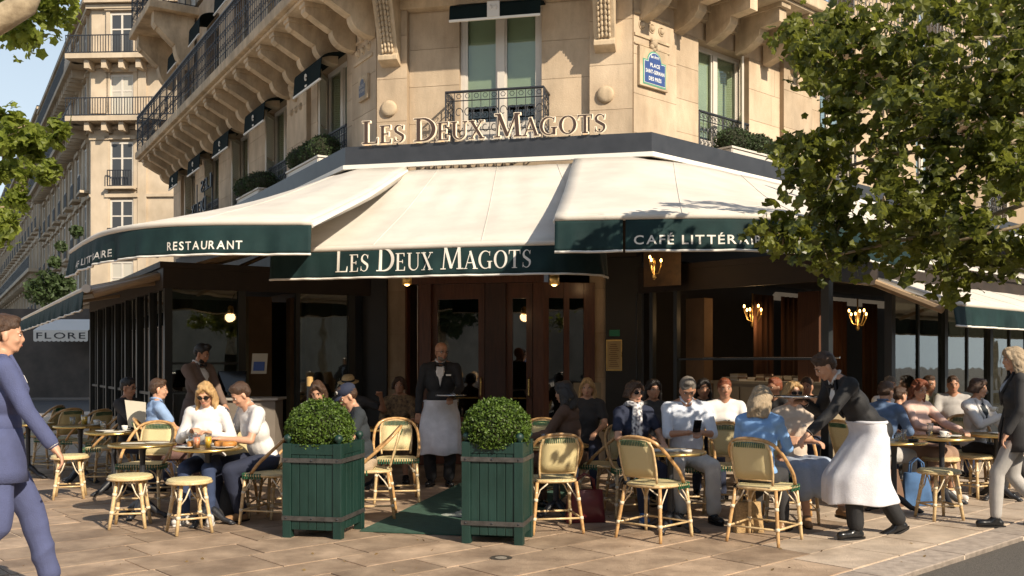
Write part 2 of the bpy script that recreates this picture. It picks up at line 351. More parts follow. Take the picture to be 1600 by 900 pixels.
def window(fr, u0, u1, z0, z1, parent, recess=.24, shutters='', blind=None, awn=True, glassm=None, transom=None, name='window'):
    w = -recess; mb = MB(); fw = .075; um = (u0 + u1) / 2
    fr.box(mb, u0, u0 + fw, w - .06, w, z0, z1); fr.box(mb, u1 - fw, u1, w - .06, w, z0, z1)
    fr.box(mb, u0 + fw, u1 - fw, w - .06, w, z1 - fw, z1); fr.box(mb, u0 + fw, u1 - fw, w - .06, w, z0, z0 + .12)
    fr.box(mb, um - .055, um + .055, w - .05, w + .015, z0 + .12, z1 - fw)
    for a, b in ((u0 + fw, um - .055), (um + .055, u1 - fw)):
        fr.box(mb, a, a + .03, w - .045, w - .008, z0 + .12, z1 - fw); fr.box(mb, b - .03, b, w - .045, w - .008, z0 + .12, z1 - fw)
        fr.box(mb, a + .03, b - .03, w - .045, w - .008, z0 + .12, z0 + .55 if transom is None else z0 + .2)
    o = mb.build(name, WHITEP, parent)
    gm = glassm or glass('window_glass', refl=.5)
    for a, b in ((u0 + fw + .03, um - .085), (um + .085, u1 - fw - .03)):
        m2 = MB(); fr.box(m2, a, b, w - .035, w - .03, z0 + .2 if transom is not None else z0 + .55, z1 - fw); m2.build('pane', gm, o)
    m3 = MB()
    if blind: fr.box(m3, u0 + fw, u1 - fw, w - .075, w - .068, z0 + (z1 - z0) * blind, z1 - fw); m3.build('blind', BLIND, o)
    m4 = MB(); fr.box(m4, u0 - .1, u1 + .1, w - .62, w - .6, z0 - .1, z1 + .1); m4.build('dark_backing', ROOMD, o)  # dark sheet standing in for the unlit room behind the glass
    for s in shutters:
        sw = (u1 - u0) * .36; a, b = (u0 + .02, u0 + .02 + sw) if s == 'l' else (u1 - .02 - sw, u1 - .02)
        m5 = MB(); ang = .9
        # folded shutter leaf standing at an angle in the reveal
        base = fr.p(u0 + .01 if s == 'l' else u1 - .01, w + .02, 0); dirv = (fr.d * (.80 if s == 'l' else -.70) + fr.n * .60).normalized(); nn = Vector((-dirv.y, dirv.x, 0))
        def Q(t, q, z): return base + dirv * t + nn * q + Vector((0, 0, z))
        def bx(t0, t1, q0, q1, za, zb): m5.hexa([Q(t0, q0, za), Q(t1, q0, za), Q(t1, q1, za), Q(t0, q1, za), Q(t0, q0, zb), Q(t1, q0, zb), Q(t1, q1, zb), Q(t0, q1, zb)])
        S = .46
        bx(0, .04, -.015, .015, z0 + .05, z1 - .08); bx(S - .04, S, -.015, .015, z0 + .05, z1 - .08)
        bx(.04, S - .04, -.012, .012, z0 + .05, z0 + .2); bx(.04, S - .04, -.012, .012, z1 - .16, z1 - .08); bx(.04, S - .04, -.012, .012, (z0 + z1) / 2 - .05, (z0 + z1) / 2 + .05)
        z = z0 + .22
        while z < z1 - .18:
            if abs(z - (z0 + z1) / 2) > .06: m5.hexa([Q(.04, -.012, z), Q(S - .04, -.012, z), Q(S - .04, .012, z + .018), Q(.04, .012, z + .018), Q(.04, -.012, z + .006), Q(S - .04, -.012, z + .006), Q(S - .04, .012, z + .024), Q(.04, .012, z + .024)])
            z += .04
        m5.build('shutter', SHUT, o)
    return o
def lambrequin(fr, u0, u1, z0, z1, parent, w0=-.05, emblem=True):
    """small dark folded window awning with a curved front"""
    mb = MB(); n = 7; prof = []
    for i in range(n): t = i / (n - 1) * math.pi / 2; prof.append((w0 + .42 * math.sin(t), z1 - (z1 - z0) * .35 * (1 - math.cos(t))))
    prof.append((w0 + .44, z0)); rows = [[fr.p(u, a, z) for u in (u0, (u0 + u1) / 2, u1)] for a, z in prof]
    mb.grid(rows); o = mb.build('window_awning', mat('near_black_canvas', (.006, .012, .012), .85, .2, 3, spec=.1), parent, solid=.012)
    m2 = MB(); fr.box(m2, u0, u1, w0 + .425, w0 + .455, z0 - .03, z0); m2.build('valance_bar', PIPING, o)
    if emblem:
        m3 = MB(); um = (u0 + u1) / 2; m3.tube([fr.p(um + .035 * math.cos(t), w0 + .455, (z0 + z1) / 2 - .06 + .05 * math.sin(t)) for t in [k * .7 for k in range(9)]], .012, 5)
        fr.box(m3, um - .04, um + .04, w0 + .448, w0 + .458, z0 + .02, z0 + .05); m3.build('emblem', LETW, o)
    return o
def wall(fr, u0, u1, z0, z1, openings, parent, course=.46, depth=.4, bl=(.7, 1.15), w=0.0, name='wall', blocks=True, umin=-99, umax=99, zmax=99):
    mort = MB(); z = z0; blk = []
    zs = sorted(set([z0, z1] + [q for o in openings for q in (o[2], o[3]) if z0 < q < z1]))
    for za, zb in zip(zs, zs[1:]):
        n = max(1, round((zb - za) / course))
        for k in range(n):
            a = za + (zb - za) * k / n; b = za + (zb - za) * (k + 1) / n
            iv = [(u0, u1)]
            for (p, q, r, s) in openings:
                if r < (a + b) / 2 < s:
                    nv = []
                    for (c, d) in iv:
                        if q <= c or p >= d: nv.append((c, d)); continue
                        if p > c: nv.append((c, p))
                        if q < d: nv.append((q, d))
                    iv = nv
            for (c, d) in iv:
                if d - c < .03: continue
                fr.box(mort, c + .001, d - .001, w - depth, w - .009, a, b)
                if blocks and d > umin and c < umax and a < zmax:
                    m = max(1, round((d - c) / random.uniform(*bl))); cut = [c + (d - c) * i / m for i in range(m + 1)]
                    for i in range(1, m): cut[i] += (random.random() - .5) * .25
                    for e, f in zip(cut, cut[1:]): blk.append((e, f, a, b))
    o = mort.build(name, MORTAR if blocks else STONE, parent)
    for (e, f, a, b) in blk: fblock(fr, e + .003, f - .003, w - .06, w + random.uniform(-.001, .001), a + .003, b - .003, STONE, 'stone_block', o)
    return o
def bracket_poly(fr, u0, u1, prof, mb): mb.prism([fr.p(u0, a, z) for a, z in prof], fr.d * (u1 - u0))
def scroll_prof(P, zt, H, w=0):   # S-shaped corbel profile: projects P at the top zt, height H
    pts = [(w, zt), (w + P, zt), (w + P, zt - H * .22), (w + P * .93, zt - H * .30)]
    for i in range(7):
        t = i / 6; pts.append((w + P * (.90 - .42 * t - .12 * math.sin(t * math.pi)), zt - H * (.30 + .28 * t + .1 * math.sin(t * math.pi))))
    for i in range(1, 7):
        t = i / 6; pts.append((w + P * (.48 - .46 * t * t), zt - H * (.58 + .42 * math.sin(t * math.pi / 2))))
    return pts
bld = empty('corner_building', CF_L, label='cream limestone corner building with iron balconies above the café awnings', cat='building')
ZB = 4.30
# window openings
cw0, cw1 = FC.upx(718, -.1), FC.upx(846, -.1)
LWIN = [(-2.75, -1.35), (-5.85, -4.45), (-8.4, -7.05), (-10.9, -9.6), (-13.1, -12.0)]
RWIN = [(1.6, 2.95), (5.15, 6.45), (8.9, 10.2), (12.4, 13.7), (15.9, 17.2)]
# chamfer: recessed centre between proud pilasters
pL, pR = FC.upx(636), FC.upx(921)
wall(FC, pL, pR, 4.2, 7.0, [(cw0, cw1, 4.5, 6.72)], bld, w=-.10, depth=.32, course=.5, bl=(1.2, 1.4))
wall(FC, 0, pL, .0, 7.0, [], bld, course=.62, depth=.5, bl=(1, 1)); wall(FC, pR, WCH, .0, 7.0, [], bld, course=.62, depth=.5, bl=(1, 1))
wall(FR, .02, 1.0, 4.2, 7.0, [], bld, course=.62, w=.0, bl=(1, 1)); 
wall(FR, 1.0, 20, 4.2, 7.0, [(a, b, 4.45, 6.45) for a, b in RWIN], bld, w=-.05, umax=9)
wall(FL, -1.0, -.02, 4.2, 7.0, [], bld, course=.62, bl=(1, 1))
wall(FL, -14.2, -1.0, 4.2, 7.0, [(a, b, 4.45, 6.55) for a, b in LWIN], bld, w=-.05)
# pilasters proud of the long facades (between windows)
for fr, spans in ((FR, [(3.85, 4.75), (7.2, 8.2)]), (FL, [(-4.2, -3.1), (-14.2, -13.3)])):
    for a, b in spans:
        wall(fr, a, b, 4.2, 6.72, [], bld, course=.62, w=.035, depth=.084, bl=(1, 1), name='pilaster')
# string moulding above windows
mb = MB()
for fr, a, b in ((FR, .0, 20), (FL, -14.2, 0)):
    fr.box(mb, a, b, -.1, .055, 6.72, 6.84); fr.box(mb, a, b, -.1, .10, 6.84, 7.0)
FC.box(mb, 0, WCH, -.1, .055, 6.74, 6.86); FC.box(mb, .0, WCH, -.1, .09, 6.86, 7.0)
mb.build('string_course', STONE2, bld)
# balcony slabs + upper storeys
for fr, a, b, um in ((FR, -.2, 20, 30), (FL, -14.6, .2, 30)):
    s = MB(); fr.box(s, a, b, -.2, .98, 7.06, 7.24); fr.box(s, a, b, -.2, .90, 7.0, 7.06)
    slab = s.build('balcony', STONE2, bld, bev=.02)
    u = a + .45
    while u < b - .2:
        m = MB(); bracket_poly(fr, u - .095, u + .095, scroll_prof(.84, 6.995, .62, .0) if fr is FL else [(0, 6.93), (.80, 6.93), (.80, 6.72), (.46, 6.70), (.44, 6.60), (.36, 6.52), (.20, 6.44), (0, 6.38)], m)
        fr.box(m, u - .125, u + .125, .0, .86, 6.93, 6.996)
        m.build('bracket', STONE2, slab); u += .78
    railing(slab, [fr.p(a + .04, .92, 0), fr.p(b - .04, .92, 0)] if fr is FR else [fr.p(a + .04, 0, 0), fr.p(a + .04, .92, 0), fr.p(b - .04, .92, 0)], 7.24, 8.22)
s = MB(); FC.box(s, -.25, WCH + .25, -.2, 1.05, 7.065, 7.245); slab = s.build('balcony', STONE2, bld, bev=.02)
for px in (608, 945):
    u = FC.upx(px, .1); m = MB(); zt = 7.06
    bracket_poly(FC, u - .15, u + .15, [(0, zt), (.62, zt), (.62, zt - .12), (.52, zt - .2)] + [(.45 - .30 * (t ** .8), zt - .25 - .75 * t) for t in (0, .2, .4, .6, .8, 1)] + [(.19, zt - 1.04), (.19, zt - 1.1), (0, zt - 1.16)], m)
    FC.box(m, u - .21, u + .21, 0, .68, zt - .08, zt - .002)
    m.build('bracket', STONE2, slab, bev=.008)
    lf = MB()
    for k in range(10):    # carved leaf lobes down its front
        z = zt - .3 - k * .07; wo = .45 - .30 * ((k * .07 + .05) / .75) ** .8 + .012
        for sx, rr_ in ((-.075, .8), (-.03, 1), (.03, 1), (.075, .8)): lf.ell(FC.p(u + sx, wo - abs(sx) * .12, z - abs(sx) * .5), (.026 * rr_, .03, .052 * rr_), n=7, m=5)
    lf.build('carved_leaf', STONE2, slab, smooth=True)
railing(slab, [FC.p(-.2, 1.0, 0), FC.p(WCH + .2, 1.0, 0)], 7.245, 8.22)
# upper storeys (second floor and higher)
LW2 = [(-2.7, -1.5), (-5.75, -4.55), (-8.3, -7.1), (-10.8, -9.6), (-13.3, -12.1)]
for fr, a, b, wins in ((FR, .3, 20, [(1.7, 2.9), (5.2, 6.4), (9, 10.2), (12.5, 13.7)]), (FL, -14.2, -.3, LW2)):
    for zf in (7.24, 10.7, 14.0):
        ops = [(p, q, zf + .02, zf + 2.5) for p, q in wins]
        wall(fr, a, b, zf, zf + 3.3, ops, bld, w=-.06, blocks=(fr is FL and zf < 8), umin=-14.3, umax=-4)
        if fr is FL and zf < 12:
            for p, q in wins:
                window(fr, p, q, zf + .02, zf + 2.5, bld); lambrequin(fr, p + .05, q - .05, zf + 1.95, zf + 2.5, bld, emblem=False)
wall(FC, 0, WCH, 7.24, 17.3, [], bld, w=-.05, blocks=False)
# small projecting balcony near the far end of the left facade
s = MB(); FL.box(s, -14.5, -11.6, -.1, 1.15, 10.3, 10.5); b2 = s.build('balcony', STONE2, bld, bev=.02)
for u in (-14.1, -12.0):
    m = MB(); bracket_poly(FL, u - .18, u + .18, scroll_prof(1.0, 10.3, 1.3), m); m.build('bracket', STONE2, b2)
railing(b2, [FL.p(-14.45, 0, 0), FL.p(-14.45, 1.08, 0), FL.p(-11.65, 1.08, 0), FL.p(-11.65, 0, 0)], 10.5, 11.45)
# end wall of the building on the left + body
e = MB(); FL.box(e, -14.2, -14.0, -9, -.45, 0, 17.3); e.build('end_wall', STONE, bld)
e = MB(); pts = [FL.p(-14.1, -.6, 17.3), FL.p(-.2, -.6, 17.3), FR.p(.2, -.6, 17.3), FR.p(20, -.6, 17.3), FR.p(20, -9, 17.3), FL.p(-14.1, -9, 17.3)]
e.prism(pts, (0, 0, .3)); e.build('roof', mat('zinc_roof', (.2, .22, .25), .5), bld)
# bosses, rosettes
for px in (608, 946):
    u = FC.upx(px); z = CAMZ + (HY - (170 if px < 700 else 148)) / FPX * FC.p(u, 0, 0).y
    m = MB(); pr = [(.125, 0), (.125, .02), (.11, .035), (.10, .045), (.06, .05)]
    vs = []; N = 28
    for r, h in pr:
        for k in range(N): t = 2 * math.pi * k / N; vs.append(FC.p(u + r * math.cos(t), h + .0015, z + r * math.sin(t)))
    m.add(vs, [(i * N + k, i * N + (k + 1) % N, (i + 1) * N + (k + 1) % N, (i + 1) * N + k) for i in range(4) for k in range(N)] + [tuple(range(4 * N, 5 * N))])
    m.build('boss', STONE2, bld, smooth=True)
def rosettes(fr, us, z, wo=.0):
    for u in us:
        m = MB(); m.ell(fr.p(u, wo + .005, z), (.045, .03, .045), n=10, m=6)
        m.tube([fr.p(u + .062 * math.cos(t), wo + .005, z + .062 * math.sin(t)) for t in [k * math.pi / 8 for k in range(16)]], .01, 5, closed=True)
        m.build('rosette', STONE2, bld, smooth=True)
def mask(fr, u, z, s=.1, wo=0):
    m = MB()
    for dx, dz, r in ((0, 0, 1), (-.5, -.5, .6), (.5, -.5, .6), (0, -.9, .6), (-.35, .6, .5), (.35, .6, .5), (0, .4, .8)): m.ell(fr.p(u + dx * s, wo + .02, z + dz * s), (r * s * .7, r * s * .6, r * s * .7), n=8, m=6)
    m.build('carved_mask', STONE2, bld, smooth=True)
rosettes(FR, (.2, .42, .64), 6.32); mask(FR, .42, 6.62, .13)
m = MB(); FR.box(m, .03, .82, 0, .02, 6.46, 6.5); FR.box(m, .03, .82, 0, .02, 6.14, 6.18); FR.box(m, .03, .82, 0, .02, 6.02, 6.04)
for (a, b) in ((-.9, -.15),): FL.box(m, a, b, 0, .02, 6.46, 6.5); FL.box(m, a, b, 0, .02, 6.14, 6.18)
m.build('fillet_moulding', STONE2, bld)
rosettes(FR, (4.05, 4.3, 4.55), 6.3, .035); mask(FR, 4.3, 6.6, .12, .035); rosettes(FL, (-.3, -.52, -.74), 6.32); mask(FL, -.52, 6.62, .13)
rosettes(FL, (-3.9, -3.65, -3.4), 6.1, .035); mask(FL, -3.65, 6.5, .2, .035)
# windows first floor
wc = window(FC, cw0, cw1, 4.5, 6.72, bld, recess=.17, blind=.36)
lambrequin(FC, cw0 - .04, cw1 + .06, 6.42, 6.70, bld, w0=-.12, emblem=False)
# lion-head like emblem plate on it
m = MB(); um = (cw0 + cw1) / 2
FC.box(m, um - .09, um + .09, .32, .345, 6.42, 6.64)
for sx in (-.035, .035): m.ell(FC.p(um + sx, .35, 6.55), (.025, .015, .04))
m.build('emblem_plate', mat('pale_plate', (.6, .57, .52), .5), bld)
for i, (a, b) in enumerate(RWIN[:4]):
    window(FR, a, b, 4.45, 6.45, bld, shutters='r', blind=.3 if i == 0 else None)
    rg = railing(bld, [FR.p(a + .02, -.05, 0), FR.p(b - .02, -.05, 0)], 4.62, 5.35, 'window_railing', .1)
for i, (a, b) in enumerate(LWIN):
    window(FL, a, b, 4.45, 6.55, bld, shutters='l', blind=.2)
    lambrequin(FL, a + .03, b - .03, 6.05, 6.52, bld)
    railing(bld, [FL.p(a + .02, -.05, 0), FL.p(b - .02, -.05, 0)], 4.62, 5.35, 'window_railing', .1)
# chamfer balcony railing, projecting
a, b = FC.upx(697, .3), FC.upx(850, .3)
railing(bld, [FC.p(a, -.1, 0), FC.p(a, .32, 0), FC.p(b, .32, 0), FC.p(b, -.1, 0)], 4.62, 5.38, 'balcony_railing', .12)
# wall gutter pipe at chamfer recess edge
# ground floor of the chamfer behind the door
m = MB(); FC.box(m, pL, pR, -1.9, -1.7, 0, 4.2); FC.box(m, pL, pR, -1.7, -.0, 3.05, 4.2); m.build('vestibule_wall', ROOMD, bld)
m = MB(); FL.box(m, -14.2, -.0, -.5, -.1, 2.9, 4.2); FR.box(m, .0, 20, -.5, -.1, 2.9, 4.2); m.build('lintel', BROWNB, bld)
# fascia strip + sign ledge round the corner (roof of the shop front)
OFF = .6
cl = isect(FC, OFF, FL, OFF); cr = isect(FC, OFF, FR, OFF)
fa = empty('shop_fascia', (CF_L + CF_R) / 2, label='dark grey metal fascia band running round the corner above the awnings', cat='fascia')
def fband(z0, z1, off, th, name, m):
    a = isect(FC, off, FL, off); b = isect(FC, off, FR, off); ia = isect(FC, off - th, FL, off - th); ib = isect(FC, off - th, FR, off - th)
    le, re = FL.p(-13.5, off, 0), FR.p(18, off, 0); il, ir = FL.p(-13.5, off - th, 0), FR.p(18, off - th, 0)
    for (p, q, r, s) in ((le, a, ia, il), (a, b, ib, ia), (b, re, ir, ib)):
        MB().hexa([Vector((v.x, v.y, z0)) for v in (p, q, r, s)] + [Vector((v.x, v.y, z1)) for v in (p, q, r, s)]).build(name, m, fa)
fband(4.335, 4.60, OFF, .03, 'fascia_panel', FASCIA); fband(4.27, 4.33, OFF + .04, .06, 'canvas_rail', PIPING); fband(4.42, 4.45, OFF - .035, .56, 'ledge', FASCIA); fband(2.98, 4.26, .12, .05, 'upper_shop_panel', BROWNB)
def lamp_light(p, wts):
    q = bpy.data.lights.new('lamp_light', 'POINT'); q.energy = wts; q.color = (1, .62, .30); q.shadow_soft_size = .08; qo = bpy.data.objects.new('lamp_light', q); C.objects.link(qo); qo.location = p
# ---------------------------------------------------------------- lettering
def arc(cx, cy, rx, ry, a0, a1, n=14): return [(cx + rx * math.cos(R(a0 + (a1 - a0) * i / n)), cy + ry * math.sin(R(a0 + (a1 - a0) * i / n))) for i in range(n + 1)]
def lw(n, lo, hi, f=None): return [lo + (hi - lo) * (math.sin(math.pi * i / (n - 1)) if f is None else f(i / (n - 1))) for i in range(n)]
K, H_ = .135, .045
def serif_glyph(c):
    """strokes of a roman capital, height 1: list of (points, widths); second value is the advance width"""
    S = lambda x, y, l=.30: ([(x - l / 2, y), (x + l / 2, y)], [H_, H_])
    st = lambda x, a=0, b=1: ([(x, a), (x, b)], [K, K])
    t, h = H_ / 2, 1 - H_ / 2
    if c == 'L': return [st(.17), S(.17, t), S(.17, h), ([(.17, t), (.60, t)], [H_, H_]), ([(.585, 0), (.62, .25)], [.07, .02])], .66
    if c == 'E': return [st(.17), S(.17, t, .3), S(.17, h, .3), ([(.17, t), (.58, t)], [H_, H_]), ([(.17, h), (.55, h)], [H_, H_]), ([(.17, .52), (.46, .52)], [H_, H_]), ([(.565, 0), (.60, .23)], [.07, .02]), ([(.54, 1), (.56, .8)], [.06, .02]), ([(.46, .42), (.46, .62)], [.03, .03])], .66
    if c == 'D': p = arc(.30, .5, .46, .5 - t, 90, -90, 18); return [st(.17), S(.1, t, .2), S(.1, h, .2), ([(.1, h), (.30, h)], [H_, H_]), ([(.1, t), (.30, t)], [H_, H_]), (p, lw(19, H_, K * 1.1))], .84
    if c == 'O': return [(arc(.42, .5, .34, .5 - t, 0, 360, 32), [H_ + (K * 1.05 - H_) * abs(math.cos(2 * math.pi * i / 32)) ** 1.3 for i in range(33)])], .84
    if c == 'U': p = [(.17, .98), (.17, .36)] + arc(.44, .33, .27, .31, 180, 350, 12) + [(.71, .98)]; return [(p, [K, K] + lw(13, K, .04, lambda q: min(1, q * 1.5)) + [.045]), S(.17, h), S(.71, h, .24)], .86
    if c == 'X': return [([(.12, 1), (.64, 0)], [K, K]), ([(.62, 1), (.12, 0)], [.05, .05]), S(.14, h), S(.62, h, .24), S(.12, t, .24), S(.63, t)], .76
    if c == 'S': p = [(.50, .78)] + arc(.31, .74, .19, .24, 25, 180, 9) + [(.16, .62), (.30, .52), (.44, .42)] + arc(.30, .27, .21, .25, 30, -155, 11); n = len(p); return [(p, [.035 + .11 * math.exp(-((i / (n - 1) - .5) / .2) ** 2) for i in range(n)]), ([(.50, .74), (.51, .96)], [.02, .035]), ([(.095, .04), (.10, .30)], [.035, .02])], .60
    if c == 'M': return [([(.18, 1), (.12, 0)], [.045, .05]), ([(.18, 1), (.50, .05)], [K, K * .9]), ([(.50, .03), (.83, 1)], [.045, .045]), ([(.83, 1), (.89, 0)], [K, K]), S(.13, h, .2), S(.88, h, .2), S(.12, t, .24), S(.89, t)], 1.04
    if c == 'A': return [([(.38, 1), (.10, 0)], [.04, .05]), ([(.36, 1), (.66, 0)], [K * .9, K]), ([(.2, .34), (.56, .34)], [H_, H_]), S(.10, t, .24), S(.67, t, .28)], .76
    if c == 'G': p = arc(.45, .5, .36, .48, 48, 320, 26); n = len(p); return [(p, [.04 + (K - .04) * math.exp(-((i / (n - 1) - .48) / .25) ** 2) for i in range(n)]), ([(.70, .02), (.70, .40)], [K, K]), S(.70, .40, .3), ([(.70, .72), (.71, .96)], [.02, .04])], .88
    if c == 'T': return [([(.35, 0), (.35, 1)], [K, K]), ([(.04, h), (.66, h)], [H_, H_]), S(.35, t, .3), ([(.04, 1), (.02, .76)], [.06, .02]), ([(.66, 1), (.68, .76)], [.06, .02])], .70
    return [], .4
def ribbon(pts, ws, grow=0):
    out = []; n = len(pts)
    pts = [Vector((p[0], p[1])) for p in pts]
    if grow:    # lengthen the open ends too
        pts[0] = pts[0] + (pts[0] - pts[1]).normalized() * grow; pts[-1] = pts[-1] + (pts[-1] - pts[-2]).normalized() * grow
    L, Rr = [], []
    for i in range(n):
        d = (pts[min(n - 1, i + 1)] - pts[max(0, i - 1)]).normalized(); q = Vector((-d.y, d.x)) * (ws[i] / 2 + grow); L.append(pts[i] + q); Rr.append(pts[i] - q)
    return L, Rr
def put_serif(mb, c, fn, x0, y0, size, depth, grow=0, lift=0):
    st, adv = serif_glyph(c)
    for k, (p, w_) in enumerate(st):
        L, Rr = ribbon(p, w_, grow); n = len(L); e = lift + k * .0006
        vs = []
        for i in range(n):
            for q, d in ((L[i], e + depth), (Rr[i], e + depth), (Rr[i], e * 0), (L[i], e * 0)): vs.append(fn(x0 + q.x * size, y0 + q.y * size, d))
        fs = [(i * 4 + k1, i * 4 + (k1 + 1) % 4, i * 4 + 4 + (k1 + 1) % 4, i * 4 + 4 + k1) for i in range(n - 1) for k1 in range(4)] + [(3, 2, 1, 0), (4 * n - 4, 4 * n - 3, 4 * n - 2, 4 * n - 1)]
        mb.add(vs, fs)
    return adv * size
def serif_width(words, S, s, gap, sp):
    x = 0
    for wd in words:
        for i, ch in enumerate(wd): z = S if i == 0 else s; x += serif_glyph(ch)[1] * z + gap
        x += sp
    return x - sp - gap
def serif_text(words, fn, length, S, s, m, parent, depth, halo=None, gap=.02):
    sp = S * .33; k = serif_width(words, S, s, gap, sp) / length; x = 0
    f2 = lambda a, b, c: fn(a / k, b, c)
    for wd in words:
        for i, ch in enumerate(wd):
            z = S if i == 0 else s
            mb = MB(); adv = put_serif(mb, ch, f2, x, 0, z, depth, 0, .006 if halo else 0)
            o = mb.build('letter', m, parent)
            if halo:
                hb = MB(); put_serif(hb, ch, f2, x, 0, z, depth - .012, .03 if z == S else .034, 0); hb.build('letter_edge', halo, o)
            x += adv + gap
        x += sp
_fc = {}
def sans_mesh(ch, bold=.02):
    k = (ch, bold)
    if k not in _fc:
        cu = bpy.data.curves.new('t', 'FONT'); cu.body = ch; cu.size = 1.37; cu.offset = bold; cu.resolution_u = 3; cu.extrude = .0
        o = bpy.data.objects.new('t', cu); C.objects.link(o); bpy.context.view_layer.update()
        me = o.to_mesh(); v = [tuple(q.co) for q in me.vertices]; f = [tuple(p.vertices) for p in me.polygons]
        o.to_mesh_clear(); bpy.data.objects.remove(o); _fc[k] = (v, f, (max([q[0] for q in v]) - min([q[0] for q in v])) if v else .3, min([q[0] for q in v]) if v else 0)
    return _fc[k]
def sans_text(s, fn, x0, length, size, m, parent, name='letter', bold=.02, gap=.22, y0=0, joined=False):
    tot = sum((sans_mesh(c, bold)[2] if c != ' ' else .28) + gap for c in s) - gap
    k = length / (tot * size); x = 0; J = MB()
    for c in s:
        if c == ' ': x += .28 + gap; continue
        v, f, wd, mn = sans_mesh(c, bold)
        mb = J if joined else MB()
        mb.add([fn(x0 + (x + q[0] - mn) * size * k, y0 + q[1] * size, .0015) for q in v], f)
        if not joined: mb.build(name, m, parent)
        x += wd + gap
    if joined: J.build(name, m, parent)
# roof sign on uprights above the fascia
FS = Frame(cl, cr - cl); sg = empty('roof_sign', FS.p(1.5, 0, 4.6), label='raised serif letters LES DEUX MAGOTS with cream edges above the fascia', cat='sign')
sa, sb = FS.upx(568, -.02), FS.upx(948, -.02)
zb0 = 4.60
def fsign(x, y, d): return FS.p(sa + x, .0 + d, zb0 + .02 + y)
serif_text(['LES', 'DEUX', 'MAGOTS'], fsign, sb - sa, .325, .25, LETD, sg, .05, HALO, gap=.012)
m = MB()
for k in range(9):
    u = sa + .1 + (sb - sa - .2) * k / 8; FS.box(m, u - .012, u + .012, -.02, -.005, 4.45, 4.68)
m.build('sign_upright', IRON, sg)
# side sign of the left facade, seen from behind
sg2 = empty('roof_sign', FL.p(-9, .6, 4.6), label='dark letters LES DEUX seen from the back on the left facade ledge', cat='sign')
fs2 = lambda x, y, d: FL.p(-7.4 - x, .62 + d, 4.9 + y)
serif_text(['LES'], lambda x, y, d: fs2(x + .0, y + .33, d), 1.0, .3, .26, IRON, sg2, .03)
serif_text(['DEUX'], lambda x, y, d: fs2(x + .5, y - .1, d), 1.4, .3, .26, IRON, sg2, .03)
m = MB(); 
for u in (-7.5, -8.2, -8.9): FL.box(m, u, u + .03, .6, .62, 4.6, 5.5)
m.build('sign_upright', IRON, sg2)
